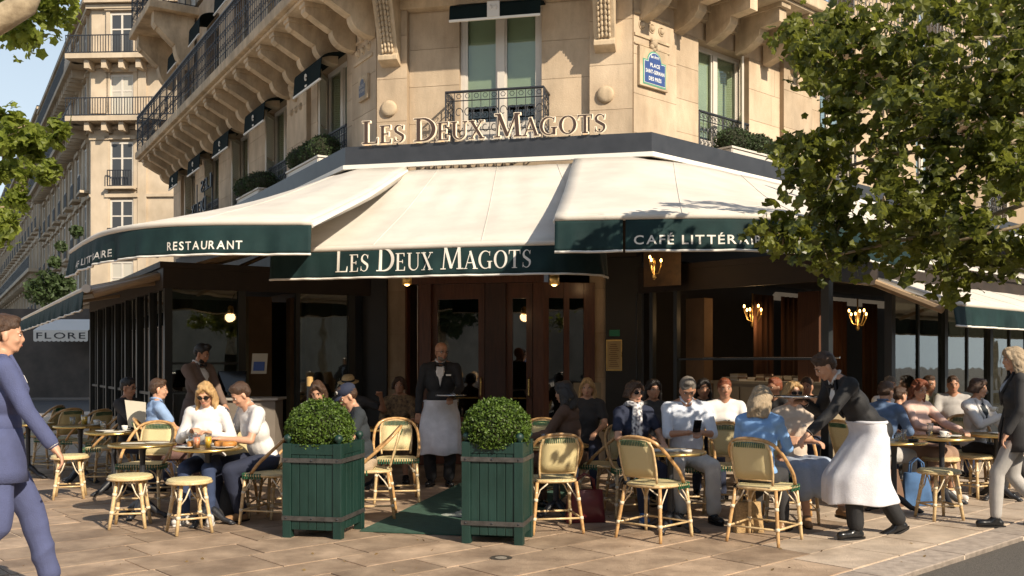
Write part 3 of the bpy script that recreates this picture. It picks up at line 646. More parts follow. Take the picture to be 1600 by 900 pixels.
# ---------------------------------------------------------------- awnings
def folds(t, s, amp=.018): return amp * (math.sin(t * 7 + s) + .6 * math.sin(t * 17.3 + 2 * s) + .4 * math.sin(t * 31 + s))
def awning(label, back, front, zb, zt, zv, sm=2, n=44, sag=.05, group=None, valance_gap=None, vth=.0, text=None, lift=0.0, endcaps=True, arms=()):
    root = empty('awning', Vector((front[0][0], front[0][1], zv)), label=label, cat='awning', group='cream café awnings with green valances')
    B = resample([Vector((p[0], p[1], zb)) for p in back], n, 1); Fp = resample([Vector((p[0], p[1], zt)) for p in front], n, sm)
    rows = []
    for k in range(11):
        t = k / 10; rows.append([b.lerp(f, t) + Vector((0, 0, -sag * math.sin(math.pi * t) * (1 + .12 * math.sin(i * 1.3)) + .004 * math.sin(i * .9 + k))) for i, (b, f) in enumerate(zip(B, Fp))])
    for i in range(n): rows[-1][i] = Fp[i]
    mb = MB(); mb.grid(rows); mb.build('canopy', CREAM, root, smooth=True, solid=.008)
    MB().tube([p + Vector((0, 0, -.028)) for p in Fp], .034, 10).build('front_bar', CREAM, root, smooth=True)
    # valance
    L = [0]
    for a, b in zip(Fp, Fp[1:]): L.append(L[-1] + (b - a).length)
    N = 220; FF = resample(Fp, N); step = L[-1] / (N - 1)
    nrm = []
    for i in range(N):
        d = (FF[min(N - 1, i + 1)] - FF[max(0, i - 1)]).normalized(); nrm.append(Vector((d.y, -d.x, 0)))
    def at(s, h, off=0):
        i = max(0, min(N - 1.001, s / step)); k = int(i); fr = i - k; p = FF[k].lerp(FF[k + 1], fr); nn = nrm[k].lerp(nrm[k + 1], fr)
        drop = (1 - h) ; hh = zt - .045 - (zt - .045 - zv) * drop
        return Vector((p.x, p.y, hh)) + nn * (.015 + off + drop * (.02 + folds(s, lift)))
    segs = [(0, L[-1])] if valance_gap is None else [(0, valance_gap - .012), (valance_gap + .012, L[-1])]
    for (s0, s1) in segs:
        m_ = max(6, int((s1 - s0) / .035)); g = MB(); g.grid([[at(s0 + (s1 - s0) * i / m_, 1 - j / 8) for i in range(m_ + 1)] for j in range(9)])
        g.build('valance', GREENC, root, smooth=True, solid=.005)
        MB().tube([at(s0 + (s1 - s0) * i / m_, -.02) for i in range(m_ + 1)], .0125, 6).build('piping', PIPING, root, smooth=True)
    sm_ = MB(); k = 1; acc = 0
    for i in range(1, n - 1):
        acc += (Fp[i] - Fp[i - 1]).length
        if acc > 1.15: sm_.tube([rows[q][i] + Vector((0, 0, .006)) for q in range(11)], .0055, 5); acc = 0
    if sm_.v: sm_.build('seam', CREAM, root, smooth=True)['kind'] = 'stuff'
    for i in (0, -1):
        sp_ = MB(); sp_.grid([[rows[q][i] + Vector((0, 0, -.004)) for q in range(11)], [rows[q][i] + Vector((0, 0, -.13 + .05 * q / 10)) for q in range(11)]]); sp_.build('side_flap', CREAM, root, smooth=True, solid=.005)
        b, f = B[i], Fp[i]; up = Vector((0, 0, -.06)); MB().tube([b + up, b.lerp(f, .5) + up + Vector((0, 0, -sag * .8)), f + up], .022, 6).build('side_rail', PIPING if True else BEIGEM, root)
    for (fu, lo) in arms:
        i = int(fu * (n - 1)); b, f = B[i].copy(), Fp[i].copy(); b.z -= .15; f.z -= .07; mid = b.lerp(f, .5) + Vector((.45 * lo, .15, -.05))
        a = MB(); a.tube([b, mid], .03, 6); a.tube([mid, f], .026, 6); a.ell(mid, (.05, .05, .05)); a.build('folding_arm', BEIGEM, root)
    return root, at, L[-1]
BK = lambda fr, u, off=OFF + .02: fr.p(u, off, 0)
# centre awning
cb0, cb1 = FS.upx(596), FS.upx(900)
r1, at1, L1 = awning('centre cream awning with big serif letters LES DEUX MAGOTS on its green valance',
    [FS.p(cb0, .0, 0), FS.p(cb1, .0, 0)], [P3(424, 0, 10.55), P3(860, 0, 9.75), P3(925, 0, 9.85), P3(945, 0, 10.25)], 4.22, 2.74, 2.40, sm=1, arms=((.3, 1), (.7, -1)))
# text on the straight part
s0 = 0.0
def spx(at, L, px, h=.5):
    best = min(range(401), key=lambda i: abs((800 + FPX * at(L * i / 400, h).x / at(L * i / 400, h).y) - px)); return L * best / 400
a0, a1 = spx(at1, L1, 524), spx(at1, L1, 831)
serif_text(['LES', 'DEUX', 'MAGOTS'], lambda x, y, d: at1(a0 + x, .20 + y / .30, .006 + d), a1 - a0, .25, .19, LETW, r1, .002, gap=.012)
# left awning, wraps the corner
lb = [FS.upx(636), 0]
r2, at2, L2 = awning('cream awning curving round the left corner with RESTAURANT on its green valance',
    [FL.p(-4.4, OFF + .02, 0), FL.p(-2, OFF + .02, 0), Vector(cl), FS.p(lb[0], 0, 0)],
    [(-5.36, 11.68), (-4.75, 10.7), (-4.15, 9.85), (-3.5, 9.35), (-2.9, 9.2), (-1.92, 9.2)], 4.28, 2.86, 2.53, lift=1.0, valance_gap=None, arms=((.25, 1), (.6, -1)))
a0, a1 = spx(at2, L2, 262), spx(at2, L2, 379)
sans_text('RESTAURANT', lambda x, y, d: at2(a0 + x, .16 + y / .30, .006), 0, a1 - a0, .088, LETW, r2)
a0, a1 = spx(at2, L2, 119), spx(at2, L2, 176)
sans_text('CAFÉ LITTÉRAIRE', lambda x, y, d: at2(a0 + x, .16 + y / .30, .006), 0, a1 - a0, .082, LETW, r2)
# right awning
rb = FS.upx(897)
r3, at3, L3 = awning('cream awning curving round the right corner with CAFÉ LITTÉRAIRE on its green valance',
    [FS.p(rb, 0, 0), Vector(cr), FR.p(3, OFF + .02, 0), FR.p(5.2, OFF + .02, 0)],
    [(.40, 8.93), (1.7, 8.75), (2.5, 8.85), (3.1, 9.25), (3.9, 10.05), (4.62, 10.85)], 4.29, 2.86, 2.52, lift=2.2, valance_gap=.64, arms=((.3, 1), (.7, -1)))
a0 = spx(at3, L3, 990); a1 = spx(at3, L3, 1205)
sans_text('CAFÉ LITTÉRAIRE', lambda x, y, d: at3(a0 + x, .18 + y / .30, .006), 0, a1 - a0, .088, LETW, r3)
# lower side awnings
r4, _, _ = awning('lower cream awning on the right side terrace beyond the tree, green valance', [FR.p(1.2, 1.2, 0), FR.p(11, 1.2, 0)], [FR.p(1.1, 4.0, 0), FR.p(11, 4.0, 0)], 3.35, 2.22, 1.93, sm=0, arms=((.02, 1), (.3, 1)), lift=.4)
r5, _, _ = awning('lower awning on the left side terrace running back along the street', [FL.p(-11, 1.2, 0), FL.p(-.7, 1.2, 0)], [FL.p(-11, 4.0, 0), FL.p(-.25, 4.0, 0)], 3.35, 2.48, 2.18, sm=0, arms=((.98, 1), (.7, 1)), lift=.9)
for fr, u, r, z0, z1 in ((FR, 1.1, r4, 3.35, 2.22), (FL, -.25, r5, 3.35, 2.48)):
    e = MB(); e.tube([fr.p(u, 3.9, z1 - .1), fr.p(u, 1.3, z0 - .1)], .05, 8); e.build('end_rail', BEIGEM, r)
    e = MB(); e.tube([fr.p(u, 3.98, z1 - .03), fr.p(u + (-.12 if fr is FR else .12), 4.0, z1 - .03)], .055, 12); e.build('end_cap', PIPING, r)
# ---------------------------------------------------------------- verandas
GL = glass('veranda_glass', (.62, .66, .58), refl=1.3)
def veranda(fr, sgn, label, L=11, depth=3.05, z1=2.5, glazed=True, skip_end=False, first_glass=0):
    root = empty('glass_veranda', fr.p(0, depth, 0), label=label, cat='veranda')
    u0, u1 = (0, L) if sgn > 0 else (-L, 0)
    m = MB(); fr.box(m, u0, u1, .1, depth + .06, z1 + .28, z1 + .36); m.build('roof', BROWNB, root)
    m = MB(); fr.box(m, u0, u1, depth - .1, depth + .02, z1, z1 + .278); fr.box(m, -.06 if sgn < 0 else 0, 0 if sgn < 0 else .06, .1, depth - .1, z1, z1 + .278); m.build('header_beam', BROWNB, root)
    n = 7
    for k in range(n + 1):
        u = sgn * L * k / n; m = MB(); fr.box(m, u - .05, u + .05, depth - .09, depth + .01, 0, z1); m.build('post', BLACKP, root)
        if k < n:
            a, b = sorted((u, sgn * L * (k + 1) / n)); m = MB()
            if k >= first_glass:
                fr.box(m, a + .05, b - .05, depth - .06, depth - .02, 1.02, 1.06); fr.box(m, a + .05, b - .05, depth - .06, depth - .02, .0, .55); fr.box(m, (a + b) / 2 - .02, (a + b) / 2 + .02, depth - .06, depth - .02, .55, z1); m.build('glazing_bar', BLACKP, root)
                m = MB(); fr.box(m, a + .05, b - .05, depth - .045, depth - .04, .56, z1); m.build('pane', GL, root)
    return root
vl = veranda(FL, -1, 'dark framed glass veranda of the left terrace beside the till', z1=2.48, L=7.2)
# its end face, towards the viewer
m = MB(); FE = Frame(FL.p(0, 3.05, 0), -FL.n)   # runs from outer corner back to the facade corner; outwards = towards the viewer
for u0_, u1_ in ((0, .09), (.98, 1.08), (1.80, 1.86), (2.6, 2.7)): FE.box(m, u0_, u1_, -.08, .02, 0, 2.48)
FE.box(m, .09, 2.6, -.05, -.01, 0, .55); FE.box(m, .09, .98, -.05, 0, 1.46, 1.49); FE.box(m, .09, .98, -.05, 0, 1.08, 1.10)
m.build('end_frame', BLACKP, vl)
for a, b in ((.09, .98), (1.86, 2.6)):
    m = MB(); FE.box(m, a, b, -.03, -.025, .56, 2.48); m.build('pane', GL, vl)
tanw = mat('tan_inner_wall', (.19, .12, .07), .8, .2, 2)
m = MB(); FL.box(m, -11, -.0, -.5, -.3, 0, 2.9); m.build('inner_wall', mat('brown_inner_wall', (.06, .035, .02), .8, .2, 2), vl)
for a, b in ((1.28, 1.62), (1.9, 2.08), (2.2, 2.55)):
    m = MB(); FE.box(m, a, b, -.75, -.55, 0, 2.45); m.build('inner_pilaster', tanw, vl)
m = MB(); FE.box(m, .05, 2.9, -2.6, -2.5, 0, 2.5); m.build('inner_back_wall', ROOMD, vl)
vr = veranda(FR, 1, 'dark framed veranda of the right terrace with open front bays', z1=2.46, first_glass=1)
FE2 = Frame(FR.p(0, 3.05, 0) - FR.n * -0, FR.n)
FE2 = Frame(FR.p(0, 0, 0), FR.n)     # from the facade corner outwards; outwards = towards the viewer
m = MB()
for a, b in ((.0, .1), (.32, .38), (.74, .80), (2.95, 3.05)): FE2.box(m, a, b, -.06, .02, 0, 2.46)
FE2.box(m, .8, 2.95, -.05, .0, 1.52, 1.545); m.build('end_frame', BLACKP, vr)
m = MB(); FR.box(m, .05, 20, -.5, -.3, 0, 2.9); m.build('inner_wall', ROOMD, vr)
for a, b, mm in ((.4, .72, tanw), (2.2, 2.5, mat('brown_curtain', (.09, .035, .015), .8, .3, 9, stretch=(9, 9, .3)))):
    m = MB(); FE2.box(m, a, b, -.9, -.7, 0, 2.4); m.build('inner_panel', mm, vr)
CUR = MATS['brown_curtain']
for u in (1.2, 1.9, 3.3, 4.3, 6.0):
    m = MB(); k = 14; pl = [[FR.p(u + i * .04, 1.2 + .03 * math.sin(i * 1.9), z) for i in range(k)] for z in (.4, 1.5, 2.45)]; m.grid(pl); m.build('curtain', CUR, vr, smooth=True, solid=.01)
# bookshelf / sideboard behind the right end face
sh = empty('sideboard', FE2.p(1.9, -.8, 0), label='long cream sideboard with a glass rail and stacks of books inside the right terrace', cat='sideboard')
SHW = mat('cream_sideboard', (.30, .24, .16), .6, .1)
m = MB(); FE2.box(m, .95, 2.7, -1.0, -.6, .0, 1.20); FE2.box(m, .93, 2.72, -1.02, -.56, 1.20, 1.24); m.build('body', SHW, sh)
for k in range(4):
    m = MB(); a = 1.0 + k * .42; FE2.box(m, a, a + .38, -.597, -.58, .9, 1.16); m.build('drawer', mat('sideboard_drawer', (.36, .29, .19), .6), sh)
BK_ = [mat('book_cover_cream', (.5, .42, .3), .7), mat('book_cover_brown', (.2, .12, .07), .7), mat('book_cover_white', (.6, .56, .5), .7)]
bs = empty('book_stack', FE2.p(1.9, -.8, 1.24), label='row of low book stacks lying on the sideboard inside the right terrace', cat='books')
for k in range(12):
    a = 1.0 + k * .14; z = 1.242
    for j in range(random.choice((2, 3, 4))):
        m = MB(); o_ = random.uniform(-.01, .01); FE2.box(m, a + o_, a + .12 + o_, -.95, -.72, z, z + .022); m.build('book', random.choice(BK_), bs); z += .0225
m = MB(); m.tube([FE2.p(.85, -.5, 1.55), FE2.p(2.9, -.5, 1.55)], .012, 6); m.build('rail', CHROME, sh)
# ---------------------------------------------------------------- door
dr = empty('entrance_door', FC.p(1.9, 0, 0), label='red mahogany entrance with glazed double doors and angled side panels', cat='door')
def xp(px, w): return FC.upx(px, w)
wf = .35
def dbox(pa, pb, w0, w1, z0, z1, name, m):
    mb = MB(); FC.box(mb, xp(pa, w1), xp(pb, w1), w0, w1, z0, z1); return mb.build(name, m, dr)
dbox(655, 673, .0, wf, 0, 2.62, 'frame_post', WOODR); dbox(758, 790, .0, wf - .02, 0, 2.62, 'frame_post', WOODD); dbox(833, 849, .0, wf, 0, 2.62, 'frame_post', WOODR)
dbox(640, 850, .0, wf + .02, 2.622, 2.85, 'transom', WOODR); dbox(640, 850, .0, wf + .06, 2.852, 2.98, 'cornice', WOODR)
def leaf(pa, pb, w):
    ua, ub = xp(pa, w), xp(pb, w); mb = MB(); t = .09
    FC.box(mb, ua, ua + t, w - .05, w, .02, 2.62); FC.box(mb, ub - t, ub, w - .05, w, .02, 2.62); FC.box(mb, ua + t, ub - t, w - .05, w, .02, .7); FC.box(mb, ua + t, ub - t, w - .05, w, 2.4, 2.62)
    o = mb.build('door_leaf', WOODR, dr); mb = MB(); FC.box(mb, ua + t, ub - t, w - .03, w - .024, .7, 2.4); mb.build('pane', glass('door_glass', (.45, .42, .36), 1.4), o)
    mb = MB(); FC.box(mb, ua + t + .04, ub - t - .04, w, w + .015, .15, .6); mb.build('lower_panel', WOODR, o)
    mb = MB(); mb.tube([FC.p(ub - t / 2, w + .0, 1.0), FC.p(ub - t / 2, w + .05, 1.02), FC.p(ub - t / 2, w + .05, 1.25), FC.p(ub - t / 2, w, 1.27)], .012, 6); mb.build('handle', BRASS, o)
    mb = MB(); mb.tube([FC.p(ua + t, w + .03, .98), FC.p(ub - t, w + .03, .98)], .011, 6); mb.build('push_bar', BRASS, o)
leaf(674, 757, .28); leaf(791, 832, .28)
# angled right wing: from the post at 849 back to the stone at 932
A_, B_ = FC.p(xp(849, wf), wf, 0), FC.p(xp(932, .0) - .02, .03, 0)
FW = Frame(A_, B_ - A_); Lw = (B_ - A_).length
m = MB()
for a, b in ((0.0, .08), (.30, .38), (Lw - .16, Lw)): FW.box(m, a, b, -.06, 0, 0, 2.62)
FW.box(m, .08, Lw - .16, -.05, -.01, 0, .35); FW.box(m, .08, Lw - .16, -.05, -.01, 2.4, 2.62); m.build('side_wing', WOODR, dr)
m = MB(); FW.box(m, .08, Lw - .16, -.03, -.024, .36, 2.4); m.build('pane', MATS['door_glass'], dr)
A2, B2 = FC.p(xp(655, wf), wf - .02, 0), FC.p(pL - .02, .03, 0); FW2 = Frame(B2, A2 - B2); m = MB(); L2w = (A2 - B2).length
for a, b in ((0, .06), (L2w - .05, L2w)): FW2.box(m, a, b, -.05, 0, 0, 2.62)
m.build('side_wing', WOODR, dr)
# menu sheets on the wing, framed menu, exit box
PAPER = mat('paper', (.62, .58, .48), .8, .05)
m = MB(); FW.box(m, .44, .68, .004, .008, .62, 1.2); FW.box(m, .70, .94, .004, .008, .62, 1.2); ms = m.build('menu_sheet', mat('aged_paper', (.34, .30, .22), .8, .08)); tag(ms, 'pair of printed menu sheets fixed low on the right door wing', 'menu')
darkw = mat('dark_shop_panel', (.012, .011, .010), .35, .2, 4)
pw = empty('shopfront_panel', FC.p(WCH - .1, .1, 0), label='black painted shopfront panel between the stone pillar and the right terrace', cat='panel')
m = MB(); a, b = FC.upx(946, .06), FC.upx(1003, .06); FC.box(m, a, b, -.3, .06, 0, 3.0); m.build('board', darkw, pw)
pw2 = empty('shopfront_panel', FC.p(.05, .1, 0), label='black painted shopfront panel left of the entrance pillar', cat='panel')
m = MB(); a, b = FC.upx(566, .06), FC.upx(604, .06); FC.box(m, a, b, -.3, .06, 0, 3.0); m.build('board', darkw, pw2)
mc = empty('menu_case', FC.p(FC.upx(960, .1), .1, 1.5), label='framed yellow menu on the black panel right of the door', cat='menu')
m = MB(); a, b = FC.upx(947, .1), FC.upx(971.5, .1); FC.box(m, a, b, .062, .085, 1.37, 1.81); m.build('frame', BRASS, mc)
m = MB(); FC.box(m, a + .015, b - .015, .086, .089, 1.39, 1.79); m.build('sheet', mat('yellow_paper', (.50, .38, .20), .7, .1), mc)
m = MB()
for k in range(12): FC.box(m, a + .04 + .01 * (k % 3), b - .04 - .012 * (k % 4), .0895, .0905, 1.43 + k * .028, 1.438 + k * .028)
m.build('printed_line', mat('brown_print', (.18, .1, .05), .8), mc)
m = MB(); FC.box(m, FC.upx(952, .1), FC.upx(968, .1), .062, .09, 1.86, 1.95); tag(m.build('exit_light', mat('green_sign', (.01, .10, .05), .4, emit=(.02, .5, .2), es=.02)), 'small dark green emergency sign above the framed menu', 'exit sign')
# spot lamps under the centre awning
for px, Y in ((636, 10.6), (866, 10.1)):
    c = P3(px, 437, Y); l_ = empty('spot_lamp', c, label=('left' if px < 700 else 'right') + ' brass spot lamp hanging under the centre awning valance', cat='lamp')
    m = MB(); m.lathe([(.02, .08), (.05, .06), (.055, -.05), (.04, -.055)], c, 14); m.build('shade', BRASS, l_, smooth=True)
    m = MB(); m.tube([c + Vector((0, 0, .08)), c + Vector((0, .1, .3))], .008, 5); m.build('stem', IRON, l_); m = MB(); m.ell(c + Vector((0, 0, -.05)), (.03, .03, .02)); lamp_light(c + Vector((0, 0, -.12)), 2.5); m.build('bulb', mat('warm_bulb', (1, .8, .5), .4, emit=(1, .62, .25), es=3), l_)
# candle sconces and chandeliers (lit)
FL_ = mat('candle_flame', (1, .7, .3), .4, emit=(1, .55, .16), es=9)
def sconce(c, n, label, r=.09, ring=False):
    o = empty('chandelier' if ring else 'wall_sconce', c, label=label, cat='chandelier' if ring else 'lamp')
    c = Vector(c); m = MB(); m.lathe([(.01, -.16), (.03, -.13), (.015, -.05), (.03, 0), (.012, .1), (.012, .32 if ring else .12)], c, 10); m.build('stem', BRASS, o, smooth=True)
    for k in range(n):
        a = 2 * math.pi * k / n; q = c + Vector((r * math.cos(a), r * .8 * math.sin(a), .02 + .05 * (k % 2)))
        m = MB(); m.tube([c + Vector((0, 0, -.08)), c.lerp(q, .6) + Vector((0, 0, -.09)), q], .008, 5); m.tube([q, q + Vector((0, 0, .05))], .012, 6); m.build('candle_arm', BRASS, o)
        m = MB(); m.ell(q + Vector((0, 0, .07)), (.014, .014, .026)); m.build('flame', FL_, o)
    lamp_light(c + Vector((0, -.25, -.05)), 2.5 if not ring else 4)

sp = empty('mirror_panel', P3(1030, 425, 12.9), label='tall gilt panel behind the candle sconce above the right terrace', cat='panel')
m = MB(); a = P3(1006, 448, 13.0); b = P3(1064, 395, 12.7); m.hexa([(a.x, a.y, a.z), (b.x, b.y, a.z), (b.x, b.y + .05, a.z), (a.x, a.y + .05, a.z), (a.x, a.y, b.z + .1), (b.x, b.y, b.z + .1), (b.x, b.y + .05, b.z + .1), (a.x, a.y + .05, b.z + .1)]); m.build('board', mat('gilt_panel', (.10, .055, .02), .5, .4, 6), sp)
sconce(P3(1022, 418, 12.4), 3, 'three candle iron sconce glowing above the right terrace', .09)
sconce(P3(1176, 494, 13.6), 6, 'small glowing chandelier inside the right terrace near the corner post', .12, True)
sconce(P3(1340, 500, 14.5), 6, 'small glowing chandelier farther inside the right terrace', .13, True)
# ---------------------------------------------------------------- street sign plates
BLUE = mat('enamel_blue', (.035, .07, .22), .3, .1, 9); GRN = mat('enamel_green', (.10, .30, .20), .35); EWH = mat('enamel_white', (.75, .75, .72), .4)
def street_sign(fr, ua, ub, z0, z1, label, lines, BLUE=BLUE, GRN=GRN, EWH=EWH):
    o = empty('street_sign', fr.p((ua + ub) / 2, 0, z0), label=label, cat='street sign')
    m = MB(); fr.box(m, ua, ub, .003, .05, z0, z1); m.build('stone_tablet', STONE2, o, bev=.006)
    um = (ua + ub) / 2; W = (ub - ua) * .40
    def shape(g, w, m_, name):
        zz0, zz1 = z0 + .03 + g, z0 + (z1 - z0) * .70 - g; pts = [(-W + g, zz0), (W - g, zz0), (W - g, zz1)]; 
        rr = W * .62 - g * .6; pts += [(rr * math.cos(t), zz1 + (z1 - .03 - g - zz1) * math.sin(t)) for t in [math.pi * k / 12 for k in range(13)]] + [(-W + g, zz1)]
        mb = MB(); mb.prism([fr.p(um + x, w, z) for x, z in pts], fr.n * .004); mb.build(name, m_, o)
    shape(0, .051, GRN, 'green_border'); shape(.022, .0555, EWH, 'white_line'); shape(.03, .060, BLUE, 'blue_enamel')
    for (txt, zc, ww, sz) in lines:
        sans_text(txt, lambda x, y, d: fr.p(um - ww * W + x, .0655, z0 + (z1 - z0) * zc + y), 0, 2 * ww * W, sz, EWH, o, name='lettering', bold=.03, gap=.12, joined=True)
street_sign(FR, .10, .74, 5.44, 6.0, 'blue enamel street plate PLACE SAINT-GERMAIN DES PRÉS with green border on the sunny corner', [('6e Arrt', .76, .35, .05), ('PLACE', .53, .42, .055), ('SAINT-GERMAIN', .36, .82, .055), ('DES PRÉS', .18, .55, .055)])
mask(FR, .42, 6.08, .09, .02)
street_sign(FL, -.62, -.26, 5.52, 5.9, 'narrow street plate on the shaded left face of the corner', [('BOULEVARD', .5, .7, .05), ('SAINT-GERMAIN', .3, .82, .05)], mat('shaded_enamel', (.10, .11, .15), .6), STONE2, mat('shaded_lettering', (.4, .38, .34), .7))  # greyer, darker enamel: the shade of this face is put into its colours
# ---------------------------------------------------------------- foliage helpers
def leaf_cloud(pts, size, shape='quad', jit=.35, up=None):
    """pts: (n,3); returns MB with one small leaf per point"""
    n = len(pts)
    if shape == 'quad': base = np.array([(-.5, 0, 0), (0, -.28, .06), (.5, 0, 0), (0, .28, .06)]); faces = [(0, 1, 2, 3)]
    else:
        base = [(0, 0, .0)]
        for k in range(10):
            a = math.pi * 2 * k / 10 + .3; r = .5 if k % 2 == 0 else .36; base.append((r * math.cos(a), r * math.sin(a), -.10 * (k % 2 == 0)))
        base = np.array(base); faces = [(0, 1 + k, 1 + (k + 1) % 10) for k in range(10)]
    m = len(base); q = RNG.normal(size=(n, 4)); 
    if up is not None: q = q * .75 + np.array(up)
    q /= np.linalg.norm(q, axis=1)[:, None]
    a, b, c, d = q.T
    Rm = np.stack([np.stack([a*a+b*b-c*c-d*d, 2*(b*c-a*d), 2*(b*d+a*c)], -1), np.stack([2*(b*c+a*d), a*a-b*b+c*c-d*d, 2*(c*d-a*b)], -1), np.stack([2*(b*d-a*c), 2*(c*d+a*b), a*a-b*b-c*c+d*d], -1)], 1)
    s = size * RNG.uniform(1 - jit, 1 + jit, n)
    V = np.einsum('nij,mj->nmi', Rm, base) * s[:, None, None] + np.asarray(pts)[:, None, :]
    mb = MB(); mb.v = [tuple(x) for x in V.reshape(-1, 3)]
    mb.f = [tuple(i + k * m for i in f) for k in range(n) for f in faces]
    return mb
def ball_points(c, r, n, shell=.75, squash=(1, 1, 1), zmin=-9):
    out = []
    while len(out) < n:
        v = RNG.normal(size=3); v /= np.linalg.norm(v); q = v * (shell + (1 - shell) * RNG.random()) * (1 + .05 * math.sin(v[0] * 9) * math.sin(v[1] * 8 + v[2] * 7))
        if q[2] < zmin: continue
        q = q * (1 + max(0, RNG.normal() - 1.2) * .05); out.append((c[0] + q[0] * r * squash[0], c[1] + q[1] * r * squash[1], c[2] + q[2] * r * squash[2]))
    return np.array(out)
def shrub(name, label, c, r, n, size, m, group=None, squash=(1, 1, 1), zmin=-9, cat='shrub', core=.86):
    o = empty(name, (c[0], c[1], c[2] - r * .5), label=label, cat=cat, group=group)
    k = MB(); k.ell(c, (r * core * squash[0], r * core * squash[1], r * core * squash[2]), n=16, m=10); k.build('dark_core', mat('shrub_core_dark', (.02, .022, .008), .9), o)  # solid dark sphere standing in for the shaded inside of the shrub
    f = leaf_cloud(ball_points(c, r, n, .84, squash, zmin), size).build('foliage', m, o); return o
# ---------------------------------------------------------------- planters
def planter(nl, nr, rr, h, label):
    """nl, nr: near left/right ground corners, rr: rear right corner"""
    nl, nr, rr = (Vector((p[0], p[1], 0)) for p in (nl, nr, rr)); ex = (nr - nl); ey = rr - nr
    W_, D_ = ex.length, ey.length; f = Frame(nl, ex)
    o = empty('planter_box', nl + ex * .5 + ey * .5, label=label, cat='planter', group='green slatted planter boxes')
    y = lambda t: -t * D_
    leg = .075; z0 = .075; zt = h
    for (a, b) in ((0, 0), (W_ - leg, 0), (0, 1), (W_ - leg, 1)):
        w1_ = 0 if b == 0 else -(D_ - leg); m = MB(); f.box(m, a, a + leg, w1_ - leg, w1_, 0, zt + .005); q = m.build('corner_post', PLANTG, o, bev=.004)
        c = f.p(a + leg / 2, w1_ - leg / 2, zt + .005); m = MB(); m.lathe([(.018, 0), (.018, .012), (.034, .03), (.038, .045), (.03, .066), (.01, .078)], c, 14); m.build('finial', PLANTG, q, smooth=True)
    nb = 5; bw = (W_ - 2 * leg) / nb
    for k in range(nb):
        for w1_, w0_ in ((-.012, -.03), (-(D_ - .03), -(D_ - .012))):
            m = MB(); f.box(m, leg + k * bw + .0025, leg + (k + 1) * bw - .0025, w0_, w1_, z0, zt - .09); m.build('board', PLANTG, o, bev=.003)
    bd = (D_ - 2 * leg) / nb
    for k in range(nb):
        for a0_, a1_ in ((W_ - .03, W_ - .012), (.012, .03)):
            m = MB(); f.box(m, a0_, a1_, -(leg + (k + 1) * bd - .0025), -(leg + k * bd + .0025), z0, zt - .09); m.build('board', PLANTG, o, bev=.003)
    m = MB(); f.box(m, leg, W_ - leg, -.034, -.006, zt - .088, zt); f.box(m, leg, W_ - leg, -(D_ - .006), -(D_ - .034), zt - .088, zt)
    f.box(m, W_ - .034, W_ - .006, -(D_ - leg), -leg, zt - .088, zt); f.box(m, .006, .034, -(D_ - leg), -leg, zt - .088, zt); m.build('top_rail', PLANTG, o, bev=.003)
    for z in (.155, zt - .155):
        m = MB(); e = .004; f.box(m, -e, W_ + e, 0.0005, e + .001, z, z + .038); f.box(m, W_ + .0005, W_ + e + .001, -D_, .0, z, z + .038); f.box(m, -e - .001, -.0005, -D_, 0, z, z + .038)
        b_ = m.build('steel_band', BAND, o)
        for u in (.035, W_ / 2, W_ - .035):
            m = MB(); m.ell(f.p(u, .006, z + .019), (.009, .009, .009), n=8, m=5); m.build('bolt', IRON, b_)
    m = MB(); f.box(m, .04, W_ - .04, -(D_ - .04), -.04, zt - .08, zt - .05); m.build('soil', mat('soil', (.04, .025, .015), .95, .3, 30), o)
    return o
planter(GR(441, 841), GR(533, 844.5), GR(562, 826), .80, 'green slatted planter box, the left of the two flanking the mat')
planter(GR(721, 849.5), GR(817, 853.5), GR(829, 838), .835, 'green slatted planter box, the right of the two flanking the mat')
shrub('boxwood_ball', 'clipped round boxwood ball growing in the left planter', P3(500, 672, 8.35), .298, 9000, .026, LEAFB, 'clipped boxwood balls', squash=(1, .95, .92), zmin=-.55)
shrub('boxwood_ball', 'clipped round boxwood ball growing in the right planter', P3(776, 671, 8.05), .290, 9000, .026, LEAFB, 'clipped boxwood balls', squash=(1, .95, .92), zmin=-.55)
# doormat
mt = empty('door_mat', GR(650, 800), label='long dark green mat with pale logo figures leading to the door between the planters', cat='mat')
FM = Frame(GR(562, 832), FC.d); m = MB(); FM.box(m, 0, 1.42, -3.5, 0, .008, .018); m.build('carpet', mat('green_carpet', (.035, .085, .06), .95, .25, 12, .5, 200), mt)
m = MB()   # two pale seated-figure emblems drawn as flat blobs
for (uc, wc) in ((.62, -1.0), (1.12, -1.0)):
    for (dx, dy, rx, ry) in ((0, 0, .17, .11), (.03, -.16, .10, .10), (-.01, -.30, .055, .06), (.14, .06, .1, .05)):
        m.add([FM.p(uc + dx + rx * math.cos(t), wc + dy + ry * math.sin(t), .0195 + .0003 * (rx * 10)) for t in [k * math.pi / 9 for k in range(18)]], [tuple(range(17, -1, -1))])
m.build('emblem', mat('pale_carpet', (.34, .38, .33), .95), mt)
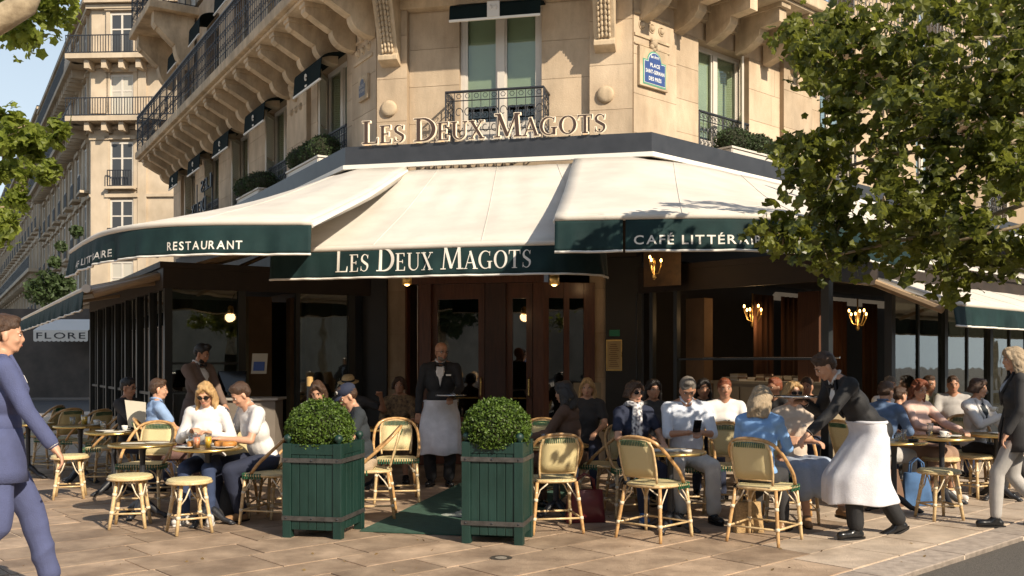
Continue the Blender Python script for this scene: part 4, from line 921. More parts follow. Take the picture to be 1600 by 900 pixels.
# window boxes
def window_box(fr, u0, u1, w0, z0, label):
    o = empty('window_box', fr.p((u0 + u1) / 2, w0, z0), label=label, cat='window box', group='white window boxes')
    m = MB(); fr.box(m, u0, u1, w0, w0 + .35, z0, z0 + .26); m.build('box', WHITEP, o, bev=.01)
    m = MB(); fr.box(m, u0 - .02, u1 + .02, w0 - .02, w0 + .37, z0 + .261, z0 + .29); fr.box(m, u0 + .02, u0 + .06, w0 + .351, w0 + .36, z0 + .02, z0 + .24); fr.box(m, u1 - .06, u1 - .02, w0 + .351, w0 + .36, z0 + .02, z0 + .24); m.build('rim', WHITEP, o)
window_box(FR, 1.75, 3.55, .10, 4.46, 'white window box on the fascia ledge under the sunny right window')
window_box(FL, -2.9, -1.3, .10, 4.50, 'white window box under the nearest window of the shaded left facade')
window_box(FL, -6.1, -4.6, .10, 4.50, 'white window box under the second window of the left facade')
for k, (u, nm) in enumerate(((2.05, 'left'), (2.65, 'middle'), (3.25, 'right'))):
    shrub('boxwood_shrub', f'{nm} rounded shrub in the window box of the sunny right window', FR.p(u, .28, 4.90), .27, 1500, .04, LEAFD, 'window box shrubs', squash=(1.15, .8, .75))
for k, (u, nm, m_) in enumerate(((-2.6, 'dark', LEAFD), (-1.95, 'pale tipped', LEAFD), (-1.5, 'nearest', LEAFD))):
    shrub('boxwood_shrub', f'{nm} shrub in the box under the first window of the shaded left facade', FL.p(u, .28, 4.95), .28, 1300, .04, m_, 'window box shrubs', squash=(1, .8, .85))
for k, u in enumerate((-5.7, -5.0)):
    shrub('boxwood_shrub', ('left' if k == 0 else 'right') + ' round shrub in the box of the second left facade window', FL.p(u, .28, 4.95), .30, 1300, .04, LEAFD, 'window box shrubs', squash=(1.2, .8, .8))
# ---------------------------------------------------------------- trees
def branch(mb, a, b, r0, r1, wob=.12, n=9):
    a, b = Vector(a), Vector(b); L = (b - a).length; pts = []; s = random.random() * 9
    for i in range(n):
        t = i / (n - 1); p = a.lerp(b, t); k = math.sin(math.pi * t) * L * wob
        pts.append(p + Vector((math.sin(s + t * 5), math.cos(s * 2 + t * 4), .6 * math.sin(s + t * 6 + 1) + .4)) * k)
    mb.tube(pts, [r0 + (r1 - r0) * i / (n - 1) for i in range(n)], 8); return pts
def spray(root, targets, nleaf, size, m, twig_r=.012, rad=.45, src=None, up=(1.2, .3, -.2, .1)):
    pts = []; tw = MB()
    for (t, r) in targets:
        t = Vector(t); k = int(nleaf * r * r)
        for _ in range(max(3, int(k / 26))):
            d = Vector(RNG.normal(size=3)).normalized() * (r * RNG.random() ** .5); e = t + d
            s_ = t + d * .15 + Vector((random.uniform(-.1, .1), .1, .0)); tw.tube([s_, s_.lerp(e, .5) + Vector((0, 0, .04)), e], [twig_r, twig_r * .7, twig_r * .4], 4)
            for _ in range(26):
                q = s_.lerp(e, .35 + .7 * random.random()); pts.append((q.x + RNG.normal() * .075, q.y + RNG.normal() * .075, q.z + RNG.normal() * .07))
    leaf_cloud(np.array(pts), size, 'plane', .35, up).build('foliage', m, root); tw.build('twig', BARK, root)
tr = empty('plane_tree', (8.6, 7.6, 0), label='plane tree whose dark green foliage fills the upper right over the awnings', cat='tree')
tk = MB(); T0 = Vector((8.6, 7.6, 0)); tk.tube([T0, T0 + Vector((-.05, 0, 1.5)), T0 + Vector((-.1, 0, 3.2)), T0 + Vector((0, .1, 5)), T0 + Vector((.1, .1, 9))], [.30, .25, .22, .2, .1], 14); tk.build('trunk', BARK, tr, smooth=True)
ups = [P3(1250, 280, 7.2), P3(1290, 100, 7.0), P3(1300, 400, 7.0), P3(1400, 230, 7.2), P3(1450, 60, 7.0), P3(1480, 380, 6.8), P3(1560, 150, 7.2), P3(1560, 300, 6.5), P3(1380, 330, 7.4)]
tb = MB(); path_pts = []
T1 = T0 + Vector((-.05, .1, 3.6))
for q in ups: path_pts.append(branch(tb, T1 + Vector((0, 0, random.uniform(-.6, 1.6))), q, .055, .010, .05))
tb.build('limb', BARK, tr, smooth=True)
tg = []
edge = [(1262, 60, .16), (1250, 48, .14), (1290, 92, .18), (1265, 90, .13), (1300, 130, .15), (1305, 50, .14), (1320, 85, .2), (1350, 120, .2), (1242, 235, .10), (1256, 258, .10), (1285, 260, .12), (1275, 290, .12), (1292, 220, .15), (1310, 165, .2), (1340, 190, .24), (1350, 260, .25), (1320, 300, .24), (1285, 335, .14),
        (1215, 372, .10), (1235, 385, .13), (1280, 385, .17), (1320, 360, .25), (1310, 400, .14), (1345, 390, .16), (1390, 360, .24), (1440, 395, .22), (1500, 415, .22), (1560, 420, .22), (1530, 385, .25), (1600, 400, .25), (1330, 30, .2), (1380, 50, .24)]
for (x, y, r) in edge: tg.append((P3(x, y, random.uniform(6.6, 7.5)), r * (1.25 if y > 230 else .95)))
for x in range(1420, 1680, 46):
    for y in range(-40, 400, 42):
        if random.random() < .86 - .3 * (x < 1420): tg.append((P3(x + random.uniform(-20, 20), y + random.uniform(-20, 20), random.uniform(6.0, 7.9)), random.uniform(.18, .36)))
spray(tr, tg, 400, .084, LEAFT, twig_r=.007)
# left: overhanging branch from another tree, and its sunlit leaves
t2 = empty('plane_tree', (-7.5, 5.5, 0), label='plane tree at the left edge, thick mottled branch with bright leaves against the sky', cat='tree')
b2_ = MB(); b2_.tube([(-7.5, 5.5, 0), (-7.4, 5.5, 2), (-7.3, 5.6, 3.2), P3(-120, 90, 6.2), P3(0, 30, 6.3), P3(38, 8, 6.3), P3(60, -50, 6.4), P3(70, -160, 6.6)], [.3, .28, .24, .12, .085, .08, .085, .06], 12); b2_.build('trunk', BARK, t2, smooth=True)
tg = [(P3(x, y, 6.5 + random.uniform(-.3, .6)), r) for x, y, r in ((78, -14, .12), (40, 52, .05), (26, 50, .05), (5, 4, .08), (88, 2, .06), (68, 20, .05), (-15, 0, .12))]
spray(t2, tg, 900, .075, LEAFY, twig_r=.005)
t3 = empty('plane_tree', (-15.5, 20, 0), label='sunlit yellow green tree at the left edge in front of the far facades', cat='tree')
m = MB(); m.tube([(-15.5, 20, 0), (-15.3, 20, 3), (-15.4, 20, 6), (-15.2, 20, 8)], [.25, .2, .15, .06], 10); m.build('trunk', BARK, t3, smooth=True)
tg = []
for (x, y, r) in ((10, 185, .6), (30, 200, .6), (60, 215, .5), (20, 235, .7), (55, 240, .5), (0, 265, .8), (25, 290, .6), (55, 280, .45), (10, 320, .6), (85, 212, .3), (75, 255, .3), (-30, 220, 1.0), (-30, 300, 1.0), (5, 345, .35)):
    tg.append((P3(x, y, random.uniform(18, 20)), r))
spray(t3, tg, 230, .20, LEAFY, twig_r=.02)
t4 = empty('hedge_shrub', (-9.5, 19.5, 0), label='round bush hanging from the left terrace roof below the valance', cat='shrub')
leaf_cloud(np.concatenate([ball_points(P3(x, y, 21), r, n, .5) for x, y, r, n in ((72, 452, .42, 900), (98, 446, .26, 300), (95, 385, .12, 120), (120, 362, .14, 140), (86, 410, .14, 120))]), .13).build('foliage', LEAFD, t4)
# ---------------------------------------------------------------- far buildings
def far_building(o_, d, L, label, floors, zt, balc=(), front=None, uc=None, pil=False, wu=2.6, group='stone apartment houses down the street', bay=False, depth=12):
    fr = Frame(o_, d); root = empty('apartment_house', o_, label=label, cat='building', group=group)
    m = MB(); fr.box(m, 0, L, -depth, 0, 0, zt); w_ = m.build('wall', FARST, root)
    m = MB(); m.prism([fr.p(-.3, .45, zt), fr.p(-.3, -.2, zt), fr.p(-.3, -1.4, zt + 3.2), fr.p(-.3, -depth, zt + 3.6), fr.p(-.3, -depth, zt)], fr.d * (L + .6)); m.build('roof', MATS['zinc_roof'], root)
    m = MB()
    for z in (zt - .5, zt - .25): fr.box(m, -.2, L + .2, .003, .25 + (.2 if z > zt - .3 else 0), z, z + .2)
    for z in floors: fr.box(m, -.05, L + .05, .003, .12, z - .55, z - .4)
    m.build('cornice', FARST, root)['kind'] = 'stuff'
    if pil:
        for a, b in ((.02, .95), (2.5, 2.95)):
            m = MB(); fr.box(m, a, b, .002, .13, 4.6, 13.0); fr.box(m, a - .06, b + .06, .002, .2, 13.0, 13.5); fr.box(m, a, b, .002, .11, 14.4, 16.6); m.build('pilaster', FARST, root)['kind'] = 'stuff'
    n = int(L / wu); s = L / n
    gm = glass('far_glass', (.3, .33, .36), 1.5)
    for fi, (z, h) in enumerate([(f, 2.3) for f in floors]):
        for k in range(n):
            u = (k + .5) * s if uc is None else uc; m = MB(); a, b = u - .62, u + .62
            fr.box(m, a, a + .09, .005, .05, z, z + h); fr.box(m, b - .09, b, .005, .05, z, z + h); fr.box(m, a + .09, b - .09, .005, .05, z + h - .1, z + h); fr.box(m, u - .05, u + .05, .005, .045, z, z + h - .1); fr.box(m, a + .09, b - .09, .005, .04, z + h * .62, z + h * .62 + .07)
            q = m.build('window', WHITEP, root); m = MB(); fr.box(m, a + .09, b - .09, .006, .02, z, z + h - .1); m.build('pane', (mat('far_pane_dark', (.05, .055, .06), .4) if (k + fi) % 3 else mat('far_pane_curtain', (.5, .47, .4), .5)), q)
            m = MB(); fr.box(m, a - .2, a, .003, .11, z - .1, z + h + .12); fr.box(m, b, b + .2, .003, .11, z - .1, z + h + .12); fr.box(m, a - .25, b + .25, .003, .2, z + h + .12, z + h + .32); m.build('surround', FARST, q)
            if z not in balc:
                m = MB(); fr.box(m, a - .15, b + .15, .005, .45, z - .18, z - .05); m.build('sill', FARST, q)
                m = MB(); 
                for i in range(10): x = a + (b - a) * i / 9; fr.box(m, x - .02, x + .02, .38, .41, z - .05, z + .75)
                fr.box(m, a, b, .37, .42, z + .75, z + .8); fr.box(m, a, b, .37, .42, z - .05, z); m.build('railing', IRON, q)
    for z in balc:
        m = MB(); fr.box(m, -.9, L, .01, 1.0, z - .3, z - .05); sl_ = m.build('balcony', FARST, root)
        m = MB()
        for k in range(int(L / .9)): fr.box(m, k * .9, k * .9 + .25, .01, .8, z - .75, z - .302)
        m.build('bracket', FARST, sl_)['kind'] = 'stuff'; m = MB(); fr.box(m, -.9, L, .93, .97, z + .85, z + .9); fr.box(m, -.9, L, .93, .97, z - .02, z + .03)
        for k in range(int((L + .9) / .14)): fr.box(m, -.9 + k * .14, -.9 + k * .14 + .035, .94, .96, z + .03, z + .85)
        m.build('railing', IRON, sl_)
    return fr, root
O1 = P3(143, 565, 50); dL = Vector((-.5145, .8575, 0))
Ff = Vector((1, -.05, 0)).normalized()
f1, b1 = far_building((O1.x, O1.y), (Ff.x, Ff.y), 5.6, 'narrow sunlit end front of the pale house across the side street', [4.4, 7.6, 10.6, 14.1, 17.3], 20.3, balc=(14.1, 17.3), wu=5, uc=1.65, pil=True)
far_building((O1.x - 0 + dL.x * 26, O1.y + dL.y * 26), (-dL.x, -dL.y), 25.9, 'long shaded street front of the first pale house behind the café awning', [4.4, 7.6, 10.6, 14.1, 17.3], 20.3, balc=(14.1, 17.3), wu=2.9)
O2 = Vector((O1.x, O1.y, 0)) + dL * 78
far_building((O2.x, O2.y), (-dL.x, -dL.y), 51.5, 'second long pale house farther down the left street', [5.2, 8.6, 11.8, 15, 18], 20.8, balc=(8.6, 18), wu=3.2)
O3 = O2 + dL * 70
far_building((O3.x, O3.y), (-dL.x, -dL.y), 69.5, 'farthest pale house at the end of the left street', [5.2, 9, 12.5, 16], 19.5, balc=(12.5,), wu=3.6)
m = MB(); cv = O1 + Vector((.7, 7, 22.5)); m.box(cv.x - .6, cv.x + .6, cv.y - 2, cv.y + 2, 22, 27); tag(m.build('chimney_stack', mat('white_chimney', (.7, .68, .64), .8)), 'white chimney wall rising above the far pale house', 'chimney')
# awning with sign of the café across the street
fo = empty('awning', P3(100, 540, 38), label='small scalloped white awning with FLORE in dark capitals across the side street', cat='awning')
FFx = Frame(P3(40, 565, 38), (1, .05)); u0, u1 = FFx.upx(52), FFx.upx(137)
zf = lambda py: CAMZ + (HY - py) / FPX * 38
m = MB(); FFx.box(m, u0, u1, -.03, 0, zf(531), zf(517)); 
for k in range(12):
    u = u0 + (u1 - u0) * (k + .5) / 12; m.prism([FFx.p(u + .09 * math.cos(t), 0, zf(531) + .07 * math.sin(t)) for t in [math.pi + math.pi * i / 6 for i in range(7)]], FFx.n * -.03)
m.build('valance', PIPING, fo); m = MB(); m.hexa([FFx.p(u0, 0, zf(517)), FFx.p(u1, 0, zf(517)), FFx.p(u1, -1.5, zf(517) + .5), FFx.p(u0, -1.5, zf(517) + .5)] + [FFx.p(u0, 0, zf(517) + .03), FFx.p(u1, 0, zf(517) + .03), FFx.p(u1, -1.5, zf(517) + .53), FFx.p(u0, -1.5, zf(517) + .53)]); m.build('canopy', PIPING, fo)
sans_text('FLORE', lambda x, y, d: FFx.p(u0 + .12 + x, .01, zf(529) + y), 0, (u1 - u0) * .9, zf(519) - zf(529) , IRON, fo, bold=.01)
# far terrace clutter behind it: dark shop front
m = MB(); FFx.box(m, u0 - 14, u1 + 9, -2.2, -2, 0, 3.7); tag(m.build('dark_shop', mat('dark_front', (.07, .055, .045), .5, .5, 1)), 'dark shop front under the white FLORE awning', 'shop front')
# white parasol of another terrace across the square, mirrored in the door panes
for k, (x, y) in enumerate(((-3.5, -9), (-7.5, -10.5))):
    o = empty('parasol', (x, y, 0), label=('near' if k == 0 else 'far') + ' white parasol standing on the square behind the viewer', cat='parasol'); m = MB(); m.lathe([(1.9, 2.5), (1.0, 2.95), (.05, 3.3), (.02, 3.28), (1.0, 2.92), (1.88, 2.48)], (x, y, 0), 8); m.build('canopy', PIPING, o); m = MB(); m.lathe([(.03, 0), (.03, 3.2)], (x, y, 0), 8); m.build('pole', IRON, o)
# ---------------------------------------------------------------- behind the camera: the square (seen in reflections)
for i, (x, y, h) in enumerate(((-16, -14, 7), (-9, -16, 8), (-2, -15, 8), (-24, -18, 9), (6, -20, 9), (-12, -22, 11), (13, -14, 10), (19, -9, 10), (25, -14, 12), (17, -22, 12), (30, -4, 11), (34, -16, 13), (17, 11, 8), (23, 16, 9), (29, 23, 9), (22, 8, 9), (36, 18, 11), (40, 30, 12))):
    o = empty('square_tree', (x, y, 0), label=('leafy tree of the square behind the viewer, ' + ('far left', 'left', 'centre left', 'leftmost', 'centre', 'back left', 'centre right', 'right', 'wide right', 'back right', 'tall right', 'rightmost', 'first boulevard', 'second boulevard', 'third boulevard', 'near boulevard', 'tall boulevard', 'last boulevard')[i] + ' one'), cat='tree', group='trees of the square behind the viewer')
    m = MB(); m.tube([(x, y, 0), (x, y, h * .5)], [.25, .18], 8); m.build('trunk', BARK, o)
    leaf_cloud(ball_points((x, y, h * .68), h * .36, 1600, .2, (1.1, 1.1, .85)), .5, 'quad').build('foliage', LEAFD, o)
m = MB(); m.box(-60, 30, -62, -50, 0, 14); tag(m.build('square_house', FARST), 'long stone house across the square behind the viewer', 'building')
m = MB(); fh = Frame((45, -46), (.66, .75)); fh.box(m, -25, 55, 0, 10, 0, 17); tag(m.build('square_house', FARST), 'tall stone house on the right side of the square behind the viewer', 'building')
# ---------------------------------------------------------------- café furniture templates
def chair_template():
    o = empty('rattan_chair'); SH = .455
    # rounded trapezoid seat
    def outline(s, z): return [Vector((x * s, y * s, z)) for x, y in resample2([(-.19, -.2), (-.235, .16), (-.2, .21), (0, .225), (.2, .21), (.235, .16), (.19, -.2), (0, -.215)], 28)]
    m = MB(); ol = outline(1, SH); top = [p + Vector((0, 0, .012)) for p in outline(.97, SH)]; bt = [p - Vector((0, 0, .02)) for p in outline(.97, SH)]; n = len(ol)
    m.add(bt + ol + top, [tuple(range(n))[::-1]] + [(i, (i + 1) % n, n + (i + 1) % n, n + i) for i in range(n)] + [(n + i, n + (i + 1) % n, 2 * n + (i + 1) % n, 2 * n + i) for i in range(n)] + [tuple(range(2 * n, 3 * n))])
    seat = m.build('seat', WEAVE, o, world=False)
    m = MB(); m.tube(outline(1.0, SH - .004), .013, 6, closed=True); m.build('seat_rim', RATTAN2, seat, world=False, smooth=True)
    # green and cream wrapped front edge
    m = MB(); oo = outline(1.035, SH - .005)
    for i, p in enumerate(resample2([(q.x, q.y) for q in oo] , 60)):
        if p[1] > .0: m.box(p[0] - .006, p[0] + .006, p[1] - .006, p[1] + .006, SH - .035, SH + .014)
    m.build('green_lacing', WEAVEG, seat, world=False)
    # outer hoop
    hp = [(-.222, .10, .47), (-.245, .02, .56), (-.243, -.10, .66), (-.232, -.20, .75), (-.18, -.275, .835), (-.08, -.305, .865), (0, -.31, .87), (.08, -.305, .865), (.18, -.275, .835), (.232, -.20, .75), (.243, -.10, .66), (.245, .02, .56), (.222, .10, .47)]
    hp = resample(hp, 26, 1); m = MB(); m.tube(hp, .0155, 8); m.build('hoop', RATTAN, o, world=False, smooth=True)
    # inner back frame and woven panel
    def bp(x, t): return Vector((x, -.205 - .10 * t, SH + .03 + .36 * t))
    ip = [bp(-.155, 0)] + [bp(-.17, t) for t in (.3, .6, .85)] + [bp(-.13, .98), bp(0, 1.02), bp(.13, .98)] + [bp(.17, t) for t in (.85, .6, .3)] + [bp(.155, 0)]
    m = MB(); m.tube(resample(ip, 24, 1), .011, 7); m.tube([bp(-.16, .12), bp(.16, .12)], .010, 6); m.build('back_frame', RATTAN2, o, world=False, smooth=True)
    m = MB(); m.grid([[bp(x * (.155 + .012 * t) * (1 if t < .9 else .95), t) + Vector((0, -.012 * (1 - x * x), 0)) for x in (-1, -.5, 0, .5, 1)] for t in (.13, .35, .6, .8, .96)]); bk = m.build('backrest', WEAVE, o, world=False, smooth=True, solid=.009)
    m = MB()
    for k in range(17):
        x = -.128 + .016 * k; a, b = bp(x, .86), bp(x, .985 - .6 * x * x); 
        for dy in (.009, -.018): m.tube([a + Vector((0, dy, 0)), b + Vector((0, dy, 0))], .0042, 4)
    m.build('green_lacing', WEAVEG, bk, world=False)
    for sx in (-1, 1):
        for y0, y1, nm in ((.17, .215, 'f'), (-.19, -.255, 'r')):
            a = Vector((.205 * sx if nm == 'f' else .175 * sx, y0, SH - .01)); b = Vector((.235 * sx if nm == 'f' else .225 * sx, y1, 0)); m = MB()
            m.tube([a, a.lerp(b, .3), a.lerp(b, .66), a.lerp(b, .9), b], [.0155, .0165, .016, .015, .013], 8); lg = m.build('leg', RATTAN2 if nm == 'f' else RATTAN, o, world=False, smooth=True)
            m = MB()
            for t in (.34, .70): m.tube([a.lerp(b, t - .03), a.lerp(b, t + .03)], .0195, 8)
            m.build('cane_band', WRAP, lg, world=False, smooth=True)
            m = MB(); k = a.lerp(b, .38)
            m.tube([k, Vector((k.x * .72, k.y * .72, SH - .08)), Vector((k.x * .45, k.y * 1.0, SH - .02))], .0065, 5); m.tube([k, Vector((k.x * 1.0, k.y * .72, SH - .09)), Vector((k.x * .95, k.y * .42, SH - .02))], .0065, 5); m.build('brace', WRAP, lg, world=False, smooth=True)
    f = lambda sx, sy: Vector((.205 * sx, .17, SH)).lerp(Vector((.235 * sx, .215, 0)), .71) if sy > 0 else Vector((.175 * sx, -.19, SH)).lerp(Vector((.225 * sx, -.255, 0)), .71)
    m = MB()
    for a, b in ((f(-1, 1), f(1, 1)), (f(1, 1), f(1, -1)), (f(1, -1), f(-1, -1)), (f(-1, -1), f(-1, 1))): m.tube([a, a.lerp(b, .5), b], .0095, 6)
    m.build('stretcher', RATTAN2, o, world=False, smooth=True)
    return o
def resample2(pts, n):
    P_ = [Vector((p[0], p[1], 0)) for p in pts] + [Vector((pts[0][0], pts[0][1], 0))]
    for _ in range(2):
        q = []
        for a, b in zip(P_, P_[1:]): q += [a.lerp(b, .25), a.lerp(b, .75)]
        P_ = q + [q[0]]
    r = resample(P_, n + 1)[:-1]; return [(p.x, p.y) for p in r]
def stool_template():
    o = empty('rattan_stool'); H = .455; m = MB()
    m.lathe([(.02, H - .022), (.17, H - .022), (.188, H - .012), (.192, H), (.186, H + .012), (.17, H + .017), (.02, H + .02)], (0, 0, 0), 30); s = m.build('seat', WEAVE, o, world=False, smooth=True)
    m = MB(); m.tube([(.188 * math.cos(t), .188 * math.sin(t), H - .016) for t in [k * math.pi / 14 for k in range(28)]], .012, 6, closed=True); m.build('seat_rim', RATTAN2, s, world=False, smooth=True)
    for k in range(4):
        t = math.pi / 4 + k * math.pi / 2; d = Vector((math.cos(t), math.sin(t), 0)); a = d * .135 + Vector((0, 0, H - .02)); b = d * .215; m = MB()
        m.tube([a, a.lerp(b, .35), a.lerp(b, .7), b], [.017, .0175, .0165, .015], 8); lg = m.build('leg', RATTAN2, o, world=False, smooth=True)
        m = MB(); 
        for q in (.30, .66): m.tube([a.lerp(b, q - .03), a.lerp(b, q + .03)], .0205, 8)
        m.build('cane_band', WRAP, lg, world=False, smooth=True)
        m = MB(); kx = a.lerp(b, .45); sd = Vector((-d.y, d.x, 0))
        for s_ in (-1, 1): m.tube([kx, kx * .8 + sd * .04 * s_ + Vector((0, 0, .12)), d * .12 + sd * .085 * s_ + Vector((0, 0, H - .02))], .0065, 5)
        m.build('brace', WRAP, lg, world=False, smooth=True)
    L = [(Vector((math.cos(t), math.sin(t), 0)) * .19 + Vector((0, 0, .135))) for t in [math.pi / 4 + k * math.pi / 2 for k in range(4)]]
    m = MB(); 
    for i in range(4): m.tube([L[i], L[i].lerp(L[(i + 1) % 4], .5), L[(i + 1) % 4]], .0095, 6)
    m.build('stretcher', RATTAN2, o, world=False, smooth=True)
    return o
def table_template(topm, nm='cafe_table', r=.31):
    o = empty(nm); H = .70; m = MB(); m.lathe([(.01, H - .012), (r - .012, H - .012), (r - .012, H + .003), (.01, H + .003)], (0, 0, 0), 40); t = m.build('table_top', topm, o, world=False)
    m = MB(); m.lathe([(r - .012, H - .02), (r, H - .018), (r + .004, H - .008), (r, H + .005), (r - .006, H + .007), (r - .013, H + .0045)], (0, 0, 0), 40); m.build('brass_rim', BRASS, t, world=False, smooth=True)
    m = MB(); m.lathe([(.05, H - .03), (.12, H - .02), (.12, H - .013), (.01, H - .013)], (0, 0, 0), 16); m.lathe([(.05, .1), (.035, .13), (.028, .2), (.026, .55), (.032, H - .06), (.05, H - .031)], (0, 0, 0), 14); m.build('column', IRON, o, world=False, smooth=True)
    for k in range(4):
        t_ = math.pi / 4 + k * math.pi / 2; d = Vector((math.cos(t_), math.sin(t_), 0)); m = MB()
        m.tube([Vector((0, 0, .15)) + d * .02, d * .07 + Vector((0, 0, .12)), d * .16 + Vector((0, 0, .045)), d * .22 + Vector((0, 0, .03)), d * .245 + Vector((0, 0, .012))], [.035, .034, .026, .022, .026], 8)
        m.ell(d * .245 + Vector((0, 0, .014)), (.035, .035, .014), n=8, m=5); m.build('foot', IRON, o, world=False, smooth=True)
    return o
CH, STL, TB, TBD = chair_template(), stool_template(), table_template(MARBLE), table_template(TOPD)
used = set()
def put(tmpl, x, y, ang, label, cat, group, sc=1):
    o = tmpl if tmpl.name not in used else copy_tree(tmpl)
    used.add(tmpl.name); o.location = (x, y, .006); o.rotation_euler = (0, 0, R(ang)); o.scale = (sc, sc, sc); return tag(o, label, cat, group)
def chair(x, y, ang, label): return put(CH, x, y, ang, label, 'chair', 'woven rattan café chairs')
def stool(x, y, label, a=0): return put(STL, x, y, a, label, 'stool', 'round woven rattan stools')
def table(x, y, label, dark=False, a=0, sc=1): return put(TBD if dark else TB, x, y, a, label, 'table', 'round café tables with brass rims', sc)
# facing: 0 = away from the viewer, 180 = towards the viewer, 90 = to the left, -90 = to the right
chair(1.22, 8.20, -42, 'empty rattan chair with its back to us left of the scarf woman\'s table')
chair(.35, 8.55, 12, 'rattan chair just right of the right planter, back to the viewer')
chair(2.12, 8.05, -38, 'rattan chair under the blonde woman in the blue shirt')
chair(-2.22, 8.95, 72, 'empty rattan chair close against the left side of the left planter')
chair(-3.72, 9.75, 176, 'rattan chair behind the empty round table, green laced back facing us')
chair(-3.02, 9.7, 178, 'rattan chair left of the white jumper woman, green laced back facing us')
chair(-1.24, 10.3, 188, 'empty rattan chair between the capped man and the standing waiter')
chair(-1.38, 9.25, 95, 'rattan chair under the man in the navy cap')
chair(.95, 9.7, 60, 'rattan chair of the woman in the brown jacket')
chair(.20, 10.3, 150, 'rattan chair peeping out above the right boxwood planter')
chair(2.15, 9.6, 170, 'rattan chair between the white shirt man and the blue shirt woman')
chair(2.62, 9.05, 170, 'rattan chair under the woman with sunglasses')
chair(1.75, 9.45, 178, 'rattan chair under the man in the white shirt with the phone')
chair(1.18, 9.35, 190, 'rattan chair under the woman with the patterned scarf')
chair(-2.75, 9.35, 182, 'rattan chair under the woman in the white jumper')
chair(-2.20, 9.35, 120, 'rattan chair under the man in the white T-shirt')
chair(-3.85, 10.6, -70, 'rattan chair under the man in the light blue shirt')
chair(3.75, 10.3, -70, 'rattan chair under the man in the denim shirt')
chair(4.35, 10.75, 190, 'rattan chair under the woman with long red hair')
chair(5.25, 11.0, 165, 'rattan chair under the woman in the white jacket')
for k, (x, y) in enumerate(((-6.1, 12.9), (-5.6, 12.6), (-5.15, 12.3), (-6.7, 13.6), (-4.9, 11.6))): chair(x, y, 60 + 9 * k, ('first', 'second', 'third', 'fourth', 'fifth')[k] + ' of the crowded rattan chairs in front of the left veranda glass')
stool(-4.86, 10.55, 'leftmost round stool, behind the walking man\'s hand', 20); stool(-3.46, 8.70, 'round stool in front of the empty round table', 12); stool(-2.83, 8.42, 'round stool in front of the breakfast table', 35)
stool(4.07, 9.15, 'round stool standing free on the sunny pavement beside the dark topped table', 10); stool(5.10, 10.6, 'round stool beyond the free standing one, under the table edge', 30); stool(4.62, 10.35, 'round stool squeezed between the two right hand tables', 5); stool(5.75, 11.2, 'rightmost round stool near the edge of the picture', 5)
TABS = {}
def T(k, x, y, label, dark=False, sc=1): TABS[k] = Vector((x, y, .712)); table(x, y, label, dark, random.uniform(0, 90), sc)
T('scarf', 1.40, 8.48, 'round table in front of the scarf woman and the white shirt man')
T('bfast', -2.80, 8.85, 'round table set with juice and croissants in front of the white jumper woman')
T('empty', -3.56, 9.25, 'round table with only papers on it left of the breakfast table')
T('menu', -4.50, 10.85, 'round table of the man reading the menu')
T('farl', -5.35, 11.9, 'round table with a juice glass farther left behind the walking man')
T('farl2', -6.2, 12.3, 'round table at the far left of the left terrace')
T('dark', 3.80, 9.55, 'dark topped round table beside the bending waiter', True)
T('red', 4.50, 10.05, 'round table in front of the red haired woman')
T('white', 5.28, 10.45, 'round table in front of the woman in the white jacket')
T('planter', .42, 9.15, 'round table with a coffee cup just behind the right planter')
T('back', 1.35, 11.2, 'round table at the back beside the black panel'); T('floral', -1.55, 11.4, 'round table in front of the floral dress woman by the door'); T('backr', 5.1, 12.4, 'round table of the couple at the back of the right terrace')
T('edge', 6.05, 11.0, 'small round table at the right edge behind the walking woman', sc=.9)
# ---------------------------------------------------------------- table ware
CHINA = mat('white_china', (.75, .73, .68), .25); JUO = mat('orange_juice', (.95, .55, .02), .3); JUP = mat('pink_juice', (.85, .32, .16), .3); CLG = glass('clear_glass', (.95, .96, .95), 1.2); CRO = mat('croissant_crust', (.45, .19, .04), .5, .3, 30, .3, 60)
def plate(p, r=.10, label=None, name='plate'):
    m = MB(); m.lathe([(.02, .001), (r * .6, .002), (r, .014), (r, .018), (r * .62, .007), (.01, .005)], p, 22); return tag(m.build(name, CHINA, smooth=True), label, 'plate', 'white plates')
def tumbler(p, m_, h, label, r=.032):
    o = empty('glass', p, label=label, cat='glass'); m = MB(); m.lathe([(.005, .002), (r * .85, .002), (r, h), (r - .003, h), (r * .82, .008), (.005, .008)], p, 16); m.build('tumbler', CLG, o, smooth=True)
    if m_: m = MB(); m.lathe([(.005, .009), (r * .8, .009), (r * .93, h * .8), (.005, h * .8)], p, 14); m.build('drink', m_, o, smooth=True)
    return o
def cup(p, label, saucer=True):
    o = empty('coffee_cup', p, label=label, cat='cup'); m = MB(); m.lathe([(.01, .012), (.022, .012), (.036, .04), (.04, .066), (.037, .066), (.032, .04), (.01, .018)], p, 16); m.build('cup', CHINA, o, smooth=True)
    m = MB(); p = Vector(p); m.tube([p + Vector((.036, 0, .058)), p + Vector((.058, 0, .05)), p + Vector((.055, 0, .03)), p + Vector((.034, 0, .028))], .005, 5); m.build('handle', CHINA, o, smooth=True)
    if saucer: m = MB(); m.lathe([(.01, .0), (.04, .001), (.07, .01), (.07, .013), (.03, .006), (.01, .006)], p, 20); m.build('saucer', CHINA, o, smooth=True)
    return o
def croissant(p, a, label):
    m = MB(); p = Vector(p); pts = []; rs = []
    for i in range(13): t = (i / 12 - .5) * 2.6; pts.append(p + Vector((.055 * math.sin(t + a), .055 * math.cos(t + a), .022))); rs.append(.026 * math.cos(t * .55) ** 1.2 * (1 + .12 * (i % 2)) + .003)
    m.tube(pts, rs, 9); return tag(m.build('croissant', CRO, smooth=True), label, 'croissant')
t = TABS['bfast']; V = lambda x, y, z=0: t + Vector((x, y, z))
